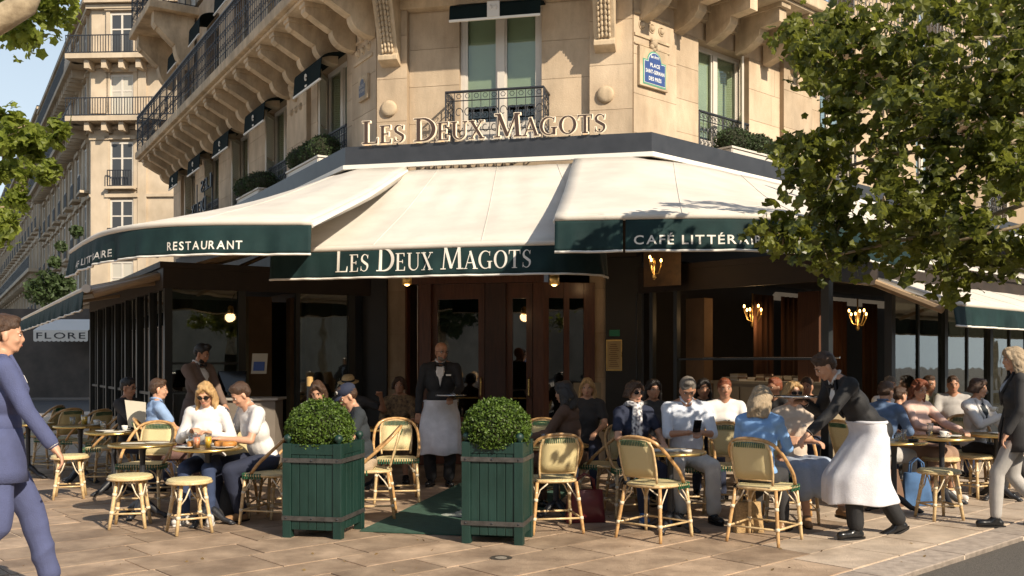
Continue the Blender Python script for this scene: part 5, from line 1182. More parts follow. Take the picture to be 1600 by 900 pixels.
plate(V(-.16, -.10), .10, 'white plate at the left of the breakfast table'); plate(V(.16, -.08), .11, 'white plate under the croissants on the breakfast table')
tumbler(V(-.05, -.17), JUP, .13, 'tall glass of pink juice on the breakfast table'); tumbler(V(.06, -.19), JUO, .14, 'tall glass of orange juice on the breakfast table'); tumbler(V(-.17, .06), None, .10, 'empty glass at the left of the pink juice'); tumbler(V(.01, .0), None, .09, 'small empty glass between the two juices')
croissant(V(.12, -.09, .012), .4, 'left croissant on the breakfast plate'); croissant(V(.20, -.06, .012), 2.4, 'right croissant on the breakfast plate'); croissant(V(-.17, -.10, .012), 1.2, 'pastry on the left breakfast plate')
cup(V(-.20, .10), 'white cup at the left edge of the breakfast table')
t = TABS['empty']; pm = MB()
for k, (x, y, a) in enumerate(((-.08, -.02, .3), (.12, .05, -.2))):
    m = MB(); f = Frame((t.x + x, t.y + y), (math.cos(a), math.sin(a))); f.box(m, -.11, .11, -.08, .08, t.z + .004, t.z + .006); tag(m.build('menu_card', PAPER), ('left' if k == 0 else 'right') + ' white menu card lying on the empty round table', 'menu')
t = TABS['menu']; cup(t + Vector((.12, .02, 0)), 'white cup on the table of the menu reader'); plate(t + Vector((-.08, -.05, 0)), .1, 'plate on the table of the menu reader'); tumbler(t + Vector((-.16, .1, 0)), None, .11, 'glass on the table of the menu reader')
m = MB(); m.box(t.x - .02, t.x + .17, t.y - .22, t.y - .08, t.z + .004, t.z + .012); tag(m.build('napkin', PAPER), 'folded white napkin on the table of the menu reader', 'napkin')
t = TABS['farl']; tumbler(t + Vector((.05, 0, 0)), JUO, .13, 'glass of orange juice on the far left table', .04); cup(t + Vector((.2, 0, 0)), 'white cup beside the juice on the far left table'); tumbler(t + Vector((-.12, .05, 0)), None, .1, 'clear glass beside the juice on the far left table')
t = TABS['scarf']; m = MB(); m.box(t.x - .2, t.x + .16, t.y - .1, t.y + .14, t.z + .003, t.z + .006); tag(m.build('place_mat', PAPER), 'white paper lying on the scarf woman\'s table', 'menu')
t = TABS['dark']
for k, (x, y) in enumerate(((-.1, .05), (-.02, .1), (.06, .03), (.13, .08), (.02, -.03))): tumbler(t + Vector((x, y, 0)), None, (.09, .12, .08, .11, .07)[k], ('first', 'second', 'third', 'fourth', 'fifth')[k] + ' small glass from the left on the dark topped table', .026)
cup(t + Vector((-.18, -.02, 0)), 'cup on the dark topped table')
t = TABS['red']; tumbler(t + Vector((-.08, .1, 0)), None, .14, 'tall clear glass in front of the red haired woman'); plate(t + Vector((.1, 0, 0)), .1, 'white plate in front of the red haired woman'); cup(t + Vector((-.02, -.08, 0)), 'white cup in front of the red haired woman')
t = TABS['white']; plate(t + Vector((.0, .0, 0)), .09, 'white plate in front of the woman in the white jacket')
t = TABS['edge']; plate(t + Vector((-.1, .0, 0)), .08, 'small white saucer on the table at the right edge')
t = TABS['planter']; cup(t + Vector((.05, -.08, 0)), 'white coffee cup behind the right planter'); tumbler(t + Vector((-.12, 0, 0)), None, .1, 'water glass behind the right planter')
t = TABS['floral']; cup(t + Vector((0, -.1, 0)), 'white cup in front of the floral dress woman'); t = TABS['back']; plate(t, .1, 'plate on the back table beside the black panel')
t = TABS['backr']; plate(t + Vector((.1, -.05, 0)), .1, 'plate on the back right table'); m = MB(); m.ell(t + Vector((.1, -.05, .03)), (.06, .05, .03)); tag(m.build('pastry', CRO, smooth=True), 'red brown pastry on the back right table', 'pastry')
# ---------------------------------------------------------------- people
def cloth(name, col, **k): return mat('cloth_' + name, col, k.pop('rough', .85), k.pop('var', .12), k.pop('scale', 9), .35, 130, **k)
SKIN = mat('skin_light', (.56, .31, .20), .5, .08, 14); SKIN2 = mat('skin_tanned', (.42, .215, .13), .5, .1, 14); SKIN3 = mat('skin_brown', (.24, .125, .075), .5, .1, 14)
HAIRS = dict(black=mat('hair_black', (.012, .009, .008), .45, .3, 30, .5, 120, stretch=(3, 3, .6)), brown=mat('hair_brown', (.06, .03, .016), .45, .4, 30, .6, 120, stretch=(3, 3, .6)), red=mat('hair_auburn', (.20, .055, .02), .45, .4, 25, .6, 120, stretch=(3, 3, .5)), blond=mat('hair_blond', (.48, .30, .13), .5, .35, 25, .6, 120, stretch=(3, 3, .5)), grey=mat('hair_grey', (.16, .14, .12), .5, .3, 30, .5, 120), ash=mat('hair_ash', (.38, .29, .19), .5, .35, 25, .6, 120, stretch=(3, 3, .5)))
WSH = cloth('white_shirt', (.70, .68, .66)); WPAL = cloth('pale_shirt', (.62, .66, .74)); BLKS = cloth('black_jacket', (.012, .012, .014), rough=.7); APR = cloth('white_apron', (.68, .68, .73)); BLUS = cloth('blue_suit', (.075, .09, .19)); SKYB = cloth('sky_blue_shirt', (.22, .40, .72)); LBL = cloth('light_blue_polo', (.26, .38, .60)); NAVY = cloth('navy', (.018, .024, .05)); JEAN = cloth('dark_jeans', (.035, .055, .12)); JEANL = cloth('light_jeans', (.34, .40, .50)); CREAMT = cloth('cream_trousers', (.60, .58, .54)); BROWNJ = cloth('brown_jacket', (.10, .055, .035)); BEI = cloth('beige_trousers', (.42, .32, .22)); PNK = cloth('pink_top', (.66, .45, .38)); GRYB = cloth('brown_grey_vest', (.17, .115, .09)); DEN = cloth('denim_shirt', (.10, .16, .28)); GRY = cloth('grey_jeans', (.42, .40, .38)); FLO = cloth('floral', (.05, .035, .03), scale=25, col2=(.30, .20, .10)); DKG = cloth('dark_grey', (.035, .034, .036)); BLKT = cloth('charcoal_tee', (.022, .028, .034))
SHOEB = mat('black_leather', (.012, .012, .013), .25); SHOEW = mat('white_sneaker', (.62, .60, .57), .6); SHOEU = mat('blue_trainer', (.05, .17, .45), .5); SHOET = mat('tan_leather', (.30, .17, .08), .4); SOLE = mat('white_sole', (.7, .68, .64), .6); LENS = mat('dark_lens', (.01, .01, .012), .08); LIP = mat('lip', (.42, .15, .11), .4); EYEM = mat('dark_eye', (.015, .01, .01), .15); EYEW = mat('eye_white', (.7, .66, .6), .3)
def ik(a, b, l1, l2, pole):
    a, b, pole = Vector(a), Vector(b), Vector(pole); d = b - a; L = d.length
    if L > (l1 + l2) * .995: b = a + d * ((l1 + l2) * .995 / L); d = b - a; L = d.length
    if L < abs(l1 - l2) + .02: L = abs(l1 - l2) + .02
    dn = d.normalized(); x = (l1 * l1 - l2 * l2 + L * L) / (2 * L); h = math.sqrt(max(0, l1 * l1 - x * x)); pl = pole - dn * pole.dot(dn); pl = pl.normalized() if pl.length > 1e-4 else dn.orthogonal(); return a + dn * x + pl * h, b
def remesh(mb, name, m, parent, vox, it=4, crease=0.0, cscale=7, seed=0, quality=1):
    me = mb.mesh(name); o = bpy.data.objects.new(name, me); C.objects.link(o)
    r = o.modifiers.new('r', 'REMESH'); r.mode = 'VOXEL'; r.voxel_size = vox; r.use_smooth_shade = True
    s = o.modifiers.new('s', 'SMOOTH'); s.factor = .5; s.iterations = it
    dg = bpy.context.evaluated_depsgraph_get(); ev = o.evaluated_get(dg); nm = bpy.data.meshes.new_from_object(ev)
    o.modifiers.clear(); o.data = nm; bpy.data.meshes.remove(me); nm.name = name
    if crease:
        nm.update(); n = len(nm.vertices); co = np.empty(n * 3); no = np.empty(n * 3); nm.vertices.foreach_get('co', co); nm.vertices.foreach_get('normal', no); co = co.reshape(-1, 3); no = no.reshape(-1, 3)
        q = co * cscale + seed; wp = 2.4 * np.sin(q[:, 0] * .8 + seed + 1.3 * np.sin(q[:, 2] * .6)) + 1.7 * np.sin(q[:, 2] * .9 + 2 * np.sin(q[:, 1] * .7)); a = np.sin(q[:, 0] * 1.1 + q[:, 2] * .9 + wp) * .6 + np.sin(q[:, 2] * 1.9 - q[:, 0] * .8 + 1.6 * wp) * .4
        a = (1 - 2 * np.abs(a)) * (.55 + .45 * np.sin(q[:, 1] + wp * .7)); co += no * (a * crease)[:, None]; nm.vertices.foreach_set('co', co.ravel()); nm.update()
    nm.polygons.foreach_set('use_smooth', [True] * len(nm.polygons)); nm.materials.clear(); nm.materials.append(m)
    par(o, parent, world=False); return o
def person(label, x, y, ang, pose='sit', s=.95, lean=4, roll=0, head=(0, 0), hands=None, feet=None, pelvis=None, skin=SKIN, hair=('brown', 'short'), top=WSH, sleeve='short', jacket=None, legs=JEAN, leglen='long', shoes=SHOEB, fem=False, glasses=None, apron=False, bowtie=False, beard=False, hat=None, extra=None, fine=1, vest=False, skirt=None, twist=0, base=0.0):
    root = empty('person', (x, y, base), label=label, cat='person'); root.rotation_euler = (0, 0, R(ang)); root.scale = (s, s, s)
    X, Z = Vector((1, 0, 0)), Vector((0, 0, 1)); seed = random.random() * 20
    ph = Vector(pelvis) if pelvis else Vector((0, -.02, .58) if pose == 'sit' else (0, 0, .94))
    Rt = Matrix.Rotation(R(roll), 3, 'Y') @ Matrix.Rotation(-R(lean), 3, 'X'); Rs = Rt @ Matrix.Rotation(R(twist), 3, 'Z')
    u = Rt @ Z; f = Rs @ Vector((0, 1, 0)); xr = Rs @ X
    sw = .17 if fem else .195; hw = .095
    B = lambda a, b, c: ph + u * c + xr * a + f * b           # torso space: right, forward, up
    neck = B(0, -.012, .545); shl = {1: B(sw, -.01, .485), -1: B(-sw, -.01, .485)}
    yaw, pitch = head; Rh = Matrix.Rotation(R(-yaw), 3, 'Z') @ Matrix.Rotation(-R(pitch), 3, 'X'); Rh = (Matrix.Rotation(-R(lean * .55), 3, 'X')) @ Rh
    hd = neck + (u * .5 + Rh @ Z * .5) * .135 + Rh @ Vector((0, .022, 0)); HH = lambda a, b, c: hd + Rh @ Vector((a, b, c))
    # hands and feet targets, in person space
    if hands is None: hands = (((-.14, .36, .74), (.14, .36, .74)) if pose == 'sit' else ((-.26, .06, .78), (.26, .06, .78)))
    if feet is None: feet = (((-.13, .42, .05), (.13, .38, .05)) if pose == 'sit' else ((-.10, .02, .05), (.11, -.02, .05)))
    vb = .0085 if fine else .013; vc = .0115 if fine else .016
    b = MB(); top_c = MB(); sleeves = MB(); leg_c = MB()
    jp = {}
    for sd, hnd, ft in ((-1, hands[0], feet[0]), (1, hands[1], feet[1])):
        el, wr = ik(shl[sd], hnd, .285, .255, Vector((sd * .55, -.45, -.6))); fd = (wr - el).normalized()
        jp[sd] = (shl[sd], el, wr, fd)
        b.cone(shl[sd], el, .047, .038, 10); b.cone(el, wr, .039, .026, 10)
        # hand: palm + 4 fingers + thumb
        side = fd.cross(Z); side = side.normalized() if side.length > .1 else X; nrm = side.cross(fd).normalized() # nrm: up side
        pc = wr + fd * .055; b.cone(wr, wr + fd * .03, .026, .028, 8)
        for k in (-1, -.33, .33, 1): b.cone(wr + fd * .03 + side * k * .018, wr + fd * .088 + side * k * .028, .016, .0125, 7)
        for k, ln in ((-1, .062), (-.33, .075), (.33, .08), (1, .070)):
            k0 = wr + fd * .088 + side * k * .030; k1 = k0 + (fd * .85 - nrm * .45).normalized() * ln * .5 + side * k * .004; k2 = k1 + (fd * .35 - nrm * .9).normalized() * ln * .5
            b.cone(k0, k1, .0105, .0098, 7); b.cone(k1, k2, .0098, .0085, 7)
        ts = side * (-sd) * (1 if fd.y > -.9 else -1); t0 = wr + fd * .03 + ts * .022; t1 = t0 + (fd * .6 + ts * .7 - nrm * .3).normalized() * .036; t2 = t1 + (fd * .9 + ts * .1 - nrm * .4).normalized() * .03
        b.cone(t0, t1, .013, .0115, 7); b.cone(t1, t2, .0115, .009, 7)
        hip = ph + X * sd * hw + Vector((0, .01, -.03)); fv = Vector(ft); kn, an = ik(hip, fv + Vector((0, 0, .05)), .43, .43, Vector((sd * (.02 if fem else .22), 1, .5)))
        jp[(sd, 'l')] = (hip, kn, an)
        b.cone(hip, kn, .072, .052, 12); b.cone(kn, kn.lerp(an, .35), .05, .052, 12); b.cone(kn.lerp(an, .35), an, .052, .034, 12)
        toe = Vector((sd * .25, 1, 0)).normalized(); 
        if pose == 'walk' and an.y < ph.y - .1: toe = Vector((sd * .1, 1, -.45)).normalized()
        b.cone(an + Vector((0, 0, -.04)), an + toe * .13 + Vector((0, 0, -.068)), .034, .026, 8)
        if shoes:
            sm = MB(); hl = an + Vector((0, 0, -.058)) - toe * .035; up_ = Vector((0, 0, 1))
            sm.cone(hl, hl + toe * .19, .043, .038, 10); sm.cone(an + Vector((0, 0, -.01)), hl + toe * .09, .043, .04, 10)
            sh = remesh(sm, 'shoe', shoes, root, .012, 3)
            so_ = MB(); sx = toe.cross(up_).normalized(); pl = []
            for q in range(16): a = 2 * math.pi * q / 16; pl.append(hl + toe * (.078 + .142 * math.cos(a)) + sx * (.047 * math.sin(a)) + Vector((0, 0, -.043)))
            so_.prism(pl, (0, 0, .02)); so_.build('sole', SOLE if shoes in (SHOEW, SHOEU) else SHOEB, sh, world=False)
        if sleeve:
            ext = {'short': (.62, 0), 'elbow': (1, .1), 'long': (1, 1)}[sleeve]; g = .020 if not jacket else .026
            e1 = shl[sd].lerp(el, ext[0]); sleeves.cone(shl[sd] + xr * sd * -.012, e1, (.052 if fem else .058) + g * .3, .042 + g * (.8 if sleeve == 'short' else .35), 12)
            if ext[1]: sleeves.cone(el, el.lerp(wr, .93 * ext[1]), .040 + g * .35, .031 + g * .5 if ext[1] == 1 else .044 + g * .4, 12)
        if leglen and legs:
            L1 = 1.0; g = .016
            if leglen == 'short': leg_c.cone(hip, hip.lerp(kn, .86), .096, .082, 12)
            else:
                lx = 0 if fem else .010; leg_c.cone(hip, kn, .094 + lx, .070 + lx, 12); leg_c.cone(kn, kn.lerp(an, .93), .068 + lx, .056 + lx * 1.5, 12)
    # trunk of the body
    for c_, r_ in ((B(0, 0, .0), (.155, .105, .10)), (B(0, 0, .12), (.125 if fem else .14, .095, .14)), (B(0, .005, .30), (.142 if fem else .16, .105, .17)), (B(0, -.01, .42), (.16 if fem else .18, .09, .10))): b.ell(c_, r_, Rs, 14, 10)
    b.cone(B(-sw + .02, -.01, .478), B(sw - .02, -.01, .478), .05, .05, 10)
    b.cone(B(0, -.01, .46), neck + (hd - neck) * .55, .058 if not fem else .048, .054 if not fem else .045, 12)
    for sd in (-1, 1): b.cone(B(sd * .03, -.02, .56), B(sd * sw * .8, -.015, .505), .036, .034, 8)
    # head: cranium, face, jaw, nose, brow, ears, chin, cheeks, lips
    k = .96 if fem else 1.0
    b.ell(HH(0, -.015, .035), (.073 * k, .090 * k, .078 * k), Rh, 16, 12); b.ell(HH(0, .018, -.015), (.060 * k, .066 * k, .080 * k), Rh, 14, 10); b.ell(HH(0, .030, -.072), (.038 * k, .040, .030), Rh, 10, 8)
    b.ell(HH(0, .060, -.088), (.018, .016, .014), Rh, 8, 6)
    for sd in (-1, 1):
        b.cone(HH(sd * .052, -.005, -.05), HH(sd * .022, .048, -.085), .018, .016, 8); b.ell(HH(sd * .034, .058, -.030), (.020, .016, .018), Rh, 8, 6)
        b.cone(HH(sd * .014, .078, .022), HH(sd * .046, .062, .020), .0095, .0085, 6); b.ell(HH(sd * .075 * k, -.008, -.012), (.0085, .020, .032), Rh, 8, 8)
    b.cone(HH(0, .078, .012), HH(0, .092, -.022), .008, .0115, 8); b.ell(HH(0, .087, -.030), (.0165, .011, .009), Rh, 8, 6)
    b.ell(HH(0, .079, -.054), (.020, .008, .005), Rh, 8, 6); b.ell(HH(0, .077, -.064), (.017, .009, .006), Rh, 8, 6)
    body = remesh(b, 'body', skin, root, vb, 3)
    m = MB(); m.ell(HH(0, .0845, -.058), (.020, .005, .0065), Rh, 10, 6); m.build('lips', LIP, body, world=False, smooth=True)
    for sd in (-1, 1):
        m = MB(); m.ell(HH(sd * .030, .069, .004), (.0135, .008, .0075), Rh, 10, 6); e_ = m.build('eye', EYEW, body, world=False, smooth=True)
        m = MB(); m.ell(HH(sd * .030, .0755, .004), (.0058, .0035, .006), Rh, 8, 6); m.ell(HH(sd * .030, .0745, .0115), (.015, .005, .0022), Rh, 8, 6); m.build('iris', EYEM, e_, world=False, smooth=True)
        m = MB(); m.tube([HH(sd * .013, .0845, .026), HH(sd * .030, .0815, .031), HH(sd * .048, .070, .025)], [.0035, .004, .002], 5); m.build('eyebrow', HAIRS[hair[0]] if hair else HAIRS['brown'], body, world=False, smooth=True)
    # hair
    if hair:
        hc, hs = hair; h = MB(); hm = HAIRS[hc]
        cap = [(0, -.022, .050, .080, .092, .082)] if hs != 'bald' else []
        for c0, c1, c2, a1, a2, a3 in cap: h.ell(HH(c0, c1, c2), (a1 * k, a2 * k, a3 * k), Rh, 16, 12)
        if hs in ('short', 'quiff'):
            h.ell(HH(0, -.045, .012), (.077 * k, .066, .066), Rh, 12, 8); h.ell(HH(0, .018, .098), (.058, .055, .030), Rh, 10, 8)
            if hs == 'quiff': h.ell(HH(.0, .03, .12), (.055, .045, .028), Rh, 10, 8)
        if hs in ('bob', 'long', 'wavy', 'bun', 'cropped'):
            h.ell(HH(0, -.04, .01), (.082, .072, .082), Rh, 12, 8); h.ell(HH(0, .025, .095), (.06, .05, .030), Rh, 10, 8)
            ln = {'bob': .15, 'long': .30, 'wavy': .33, 'bun': .02, 'cropped': .04}[hs]
            if hs == 'bun': h.ell(HH(0, -.12, .06), (.04, .04, .04), Rh, 10, 8)
            for q in range(15):
                wr_ = 1.30 if hs not in ('long', 'wavy') else 1.08; a = math.pi * (q / 14) * wr_ - math.pi * (wr_ - 1) / 2; ox, oy = -.078 * math.cos(a), -.030 - .075 * math.sin(a); st = HH(ox * .95, oy * .9 + .01, .045)
                drop = ln * (1 if hs != 'wavy' else random.uniform(.85, 1.1)); wv = .018 if hs == 'wavy' else .008
                p1 = HH(ox * 1.12, oy * 1.1, -.05); pts = [st, p1]
                for j in range(1, 5): pts.append(p1 + Vector((math.sin(j * 1.7 + q) * wv, math.cos(j * 1.3 + q) * wv, -drop * j / 4 * .9)) + (Rh @ Vector((ox * .10 * j * .4, -.004 * j, 0))))
                if hs in ('bun', 'cropped'): pts = pts[:2]
                h.tube(pts, [.020, .026] + [.024, .023, .019, .010][:len(pts) - 2], 7)
            h.tube([HH(-.015, .055, .105), HH(-.055, .060, .06), HH(-.076, .03, .0)], [.02, .022, .018], 7); h.tube([HH(.0, .058, .105), HH(.05, .062, .06), HH(.074, .03, .0)], [.02, .022, .018], 7)
        if hs != 'bald': remesh(h, 'hair', hm, root, .0085 if fine else .012, 1, .006, 30, seed)
    if beard:
        h = MB()
        for a in range(9): t_ = (a / 8 - .5) * 2.2; h.ell(HH(.060 * math.sin(t_), .012 + .050 * math.cos(t_), -.066 - .014 * math.cos(t_)), (.014, .014, .026), Rh, 7, 6)
        h.ell(HH(0, .088, -.044), (.022, .006, .005), Rh, 8, 6); remesh(h, 'beard', HAIRS[beard], root, .007, 2)
    if glasses:
        h = MB(); big = glasses == 'sun'
        for sd in (-1, 1):
            lp = [HH(sd * .032 + (.024 if big else .019) * math.cos(t_), .0875 - .010 * abs(math.cos(t_)) * (1 if math.cos(t_) * sd > 0 else -.2), .004 + (.018 if big else .013) * math.sin(t_)) for t_ in [q * math.pi / 8 for q in range(16)]]
            h.tube(lp, .0022, 5, closed=True)
            if big: h.prism(lp, Rh @ Vector((0, .003, 0)))
            h.tube([HH(sd * .055, .079, .008), HH(sd * .074, .04, .008), HH(sd * .078, -.01, .0)], .0025, 4)
        h.tube([HH(-.010, .09, .006), HH(.010, .09, .006)], .0025, 4); h.build('glasses', LENS, root, world=False)
    # clothes
    belly = .118 if fem else .125; T_ = top_c
    for c_, r_ in ((B(0, 0, .02), (.172, .128, .10)), (B(0, .008, .13), (.142 if fem else .168, belly, .15)), (B(0, .008, .30), (.160 if fem else .184, .128, .17)), (B(0, -.006, .42), (.168 if fem else .196, .108, .095))): T_.ell(c_, r_, Rs, 16, 12)
    T_.cone(B(-sw + .01, -.01, .475), B(sw - .01, -.01, .475), .066, .066, 12); T_.cone(B(0, -.018, .50), B(0, -.016, .548), .075, .058, 12)
    if fem:
        for sd in (-1, 1): T_.ell(B(sd * .07, .095, .315), (.062, .05, .062), Rs, 12, 8)
    for sd in (-1, 1): T_.cone(B(sd * .04, -.02, .535), B(sd * sw * .8, -.012, .50), .045, .05, 8)
    if jacket and pose != 'sit':
        T_.ell(B(0, 0, -.03), (.196, .15, .13), Rs, 16, 12)
    elif jacket: T_.ell(B(0, 0, .0), (.185, .14, .10), Rs, 16, 12)
    o2 = len(T_.v); T_.add(sleeves.v, sleeves.f)
    remesh(T_, 'jacket' if jacket else 'shirt', jacket or top, root, vc, 4, .0045, 7.5, seed)
    if jacket and sleeve == 'long' and top is WSH and not fem:
        for sd in (-1, 1): m = MB(); a_ = jp[sd][2]; d_ = jp[sd][3]; m.tube([a_ - d_ * .03, a_ + d_ * .004], .036, 12); m.build('shirt_cuff', WSH, root, world=False, smooth=True)
    if jacket and pose != 'sit' and not apron:
        m = MB(); m.grid([[B(rx * math.cos(a), ry * math.sin(a) + oy, c) for a in [R(100 + 340 * q / 30) for q in range(31)]] for c, rx, ry, oy in ((.12, .172, .130, .0), (.04, .188, .146, .0), (-.05, .206, .165, 0), (-.13, .214, .176, 0), (-.20, .222, .188, 0))]); m.build('jacket_skirt', jacket, root, world=False, smooth=True, solid=.008)
    if jacket:   # open front showing the shirt in a narrow wedge, lapels
        m = MB(); wd = .055 if not vest else .050
        pts = [(-wd, .545), (-wd * .75, .47), (0, .27 if not fem else .2), (wd * .75, .47), (wd, .545), (0, .56)]
        def fr_(a, c): 
            yy = .135 - 2.0 * max(0, c - .42) ** 1.0 * .55 - a * a * 1.5; return B(a, yy, c)
        rows = []
        for q in range(9):
            c = .25 + .30 * q / 8; wdt = wd * min(1, max(.04, (c - .25) / .20)); rows.append([fr_(wdt * t_, c) for t_ in (-1, -.5, 0, .5, 1)])
        m.grid(rows); m.build('shirt_front', top, root, world=False, smooth=True, solid=.012)
        m = MB()
        for sd in (-1, 1): m.tube([fr_(sd * .004, .24) + f * .006, fr_(sd * (wd * .6), .36) + f * .008, fr_(sd * (wd + .008), .47) + f * .006, B(sd * .062, .03, .56)], [.008, .014, .016, .012], 6)
        m.build('lapel', jacket, root, world=False, smooth=True)
    m = MB()
    if top in (WPAL, SKYB, DEN, LBL) and not fem or jacket and (bowtie or top is WPAL):
        for sd in (-1, 1): m.tube([B(0, -.075, .575), B(sd * .055, -.04, .585), B(sd * .055, .02, .57), B(sd * .012, .062, .532)], [.014, .014, .014, .008], 6)
        m.build('collar', top, root, world=False, smooth=True)
    if bowtie:
        m = MB(); c_ = B(0, .082, .535)
        for sd in (-1, 1): m.hexa([c_ + xr * sd * .004 + u * -.008 - f * .006, c_ + xr * sd * .05 + u * -.02 - f * .012, c_ + xr * sd * .05 + u * -.02 + f * .006, c_ + xr * sd * .004 + u * -.008 + f * .008, c_ + xr * sd * .004 + u * .008 - f * .006, c_ + xr * sd * .05 + u * .02 - f * .012, c_ + xr * sd * .05 + u * .02 + f * .006, c_ + xr * sd * .004 + u * .008 + f * .008])
        m.ell(c_, (.010, .010, .011)); m.build('bow_tie', BLKS, root, world=False)
    if legs and leglen:
        leg_c.ell(B(0, -.01, -.01), (.172, .122, .10), Rs, 14, 10); remesh(leg_c, 'trousers', legs, root, vc, 4, .006, 6, seed + 3)
    if skirt:
        h = MB(); (hl_, kl, al), (hr_, kr, ar) = jp[(-1, 'l')], jp[(1, 'l')]
        h.ell(B(0, -.01, -.01), (.18, .13, .11), Rs, 14, 10)
        for a_, b_ in ((hl_, kl), (hr_, kr), (hl_.lerp(hr_, .5), kl.lerp(kr, .5))): h.cone(a_, b_, .10, .09, 12)
        if skirt[1] > 0:
            for a_, b_ in ((kl, al), (kr, ar), (kl.lerp(kr, .5), al.lerp(ar, .5))): h.cone(a_, a_.lerp(b_, skirt[1]), .09, .10, 12)
        remesh(h, 'skirt', skirt[0], root, vc, 5, .008, 6, seed)
    if apron:   # long waist apron
        rows = []; (hl_, kl, al), (hr_, kr, ar) = jp[(-1, 'l')], jp[(1, 'l')]; n = 26; zb_ = apron if isinstance(apron, float) else .30
        for q in range(15):
            t_ = q / 14; row = []
            top_ = ph + u * .09; z_ = top_.z + (zb_ - top_.z) * t_
            def lp(a, kk, an_):  # leg centre at height z_
                if z_ > kk.z: w_ = (a.z - z_) / max(1e-3, a.z - kk.z); return a.lerp(kk, max(0, w_))
                w_ = (kk.z - z_) / max(1e-3, kk.z - an_.z); return kk.lerp(an_, min(1, w_))
            cl_, cr_ = lp(hl_, kl, al), lp(hr_, kr, ar); mid = cl_.lerp(cr_, .5)
            if z_ > hl_.z: w_ = (z_ - hl_.z) / max(.01, top_.z - hl_.z); mid = mid.lerp(top_, min(1, w_))
            hx = abs(cl_.x - cr_.x) / 2 * (1 - 0) + .125 if z_ < hl_.z else .20; hy = abs(cl_.y - cr_.y) / 2 + .135 if z_ < hl_.z else .155
            hx = max(min(hx, .23), .195) + .02 * t_; hy = max(min(hy, .33), .14) + .03 * t_; mid = mid + Vector((0, .05 * t_, 0)) * (pose == 'walk')
            for i in range(n):
                a = R(-35 + 250 * i / (n - 1)); fo = 1 + (.05 * t_ ** .7) * math.sin(i * 1.75 + t_ * 1.5) + .02 * math.sin(i * .7 + 3 * t_ + seed)
                row.append(Vector((mid.x + hx * math.cos(a) * fo, mid.y + hy * math.sin(a) * fo, z_ + .012 * math.sin(i * .8) * t_)))
            rows.append(row)
        m = MB(); m.grid(rows); ap = m.build('apron', APR, root, world=False, smooth=True, solid=.006, subd=1)
        m = MB(); m.tube([ph + u * .085 + Vector((.195 * math.cos(a), .148 * math.sin(a), 0)) for a in [q * math.pi / 12 for q in range(24)]], .016, 6, closed=True); m.build('apron_string', APR, ap, world=False, smooth=True)
    if hat == 'cap':
        m = MB(); m.ell(HH(0, -.018, .062), (.086, .100, .072), Rh, 18, 12); c_ = m.build('cap', NAVY, root, world=False, smooth=True)
        m = MB(); m.grid([[HH(.072 * x_, .055 + .095 * t_ * (1 - .35 * x_ * x_), .052 - .012 * x_ * x_ - .018 * t_) for x_ in (-1, -.6, 0, .6, 1)] for t_ in (0, .5, 1)]); m.build('visor', NAVY, c_, world=False, smooth=True, solid=.006)
        m = MB(); m.ell(HH(0, .075, .085), (.022, .008, .022), Rh); m.build('emblem', EYEW, c_, world=False)
    if hat == 'straw':
        st_ = mat('straw', (.50, .36, .18), .8, .2, 60); m = MB(); Rq = Rh
        def la(prof, mm, nm, pa):
            q = MB(); q.lathe(prof, (0, 0, 0), 22); q.v = [tuple(HH(v[0], v[1] * 1.15 - .01, v[2])) for v in q.v]; return q.build(nm, mm, pa, world=False, smooth=True)
        hh = la([(.135, .055), (.14, .06), (.085, .068), (.08, .12), (.06, .15), (.01, .145)], st_, 'straw_hat', root); la([(.0865, .07), (.0855, .095), (.083, .095), (.084, .07)], BLKS, 'hat_band', hh)
    if extra: extra(root, dict(B=B, HH=HH, Rs=Rs, Rh=Rh, jp=jp, f=f, u=u, xr=xr))
    return root
def tray_for(root, J, sd, label, off=(0, .08, .035)):
    mwx = Matrix.Translation(root.location) @ Matrix.Rotation(root.rotation_euler.z, 4, 'Z') @ Matrix.Diagonal((root.scale.x,) * 3).to_4x4()
    p = mwx @ (J['jp'][sd][2] + J['jp'][sd][3] * .07 + Vector(off)); m = MB(); m.lathe([(.01, 0), (.17, 0), (.185, .014), (.188, .014), (.176, -.003), (.01, -.003)], p, 32); return tag(m.build('tray', CHROME, smooth=True), label, 'tray')
def badge(root, J):
    m = MB(); c_ = J['B'](-.10, .125, .40); x_, u_, f_ = J['xr'], J['u'], J['f']; m.hexa([c_ + x_ * a + u_ * q + f_ * w_ for q in (-.01, .01) for a, w_ in ((-.03, 0), (.03, 0), (.03, .012), (-.03, .012))]); m.build('name_badge', CHINA, root, world=False)
# standing waiter by the door
def ex(root, J): tray_for(root, J, -1, 'round steel tray held by the bald waiter at the door', (0, .06, .03)); badge(root, J)
person('bald bearded waiter in black jacket, bow tie and long white apron standing at the door', -.86, 11.55, 182, 'stand', 1.0, 0, head=(-28, 6), hands=((-.16, .36, 1.10), (.285, .06, .76)), skin=SKIN2, hair=('grey', 'bald'), beard='grey', glasses='clear', top=WSH, jacket=BLKS, sleeve='long', legs=BLKS, apron=.40, bowtie=True, extra=ex)
# waiter at the till, in profile
person('young dark haired waiter in brown jacket looking down at the till behind the terrace', PX(308, 11.7), 11.7, -118, 'stand', .99, 3, head=(-22, 22), hands=((-.12, .34, .98), (.14, .36, .98)), skin=SKIN2, hair=('black', 'quiff'), beard='black', top=WSH, jacket=GRYB, sleeve='long', legs=BLKS, bowtie=True)
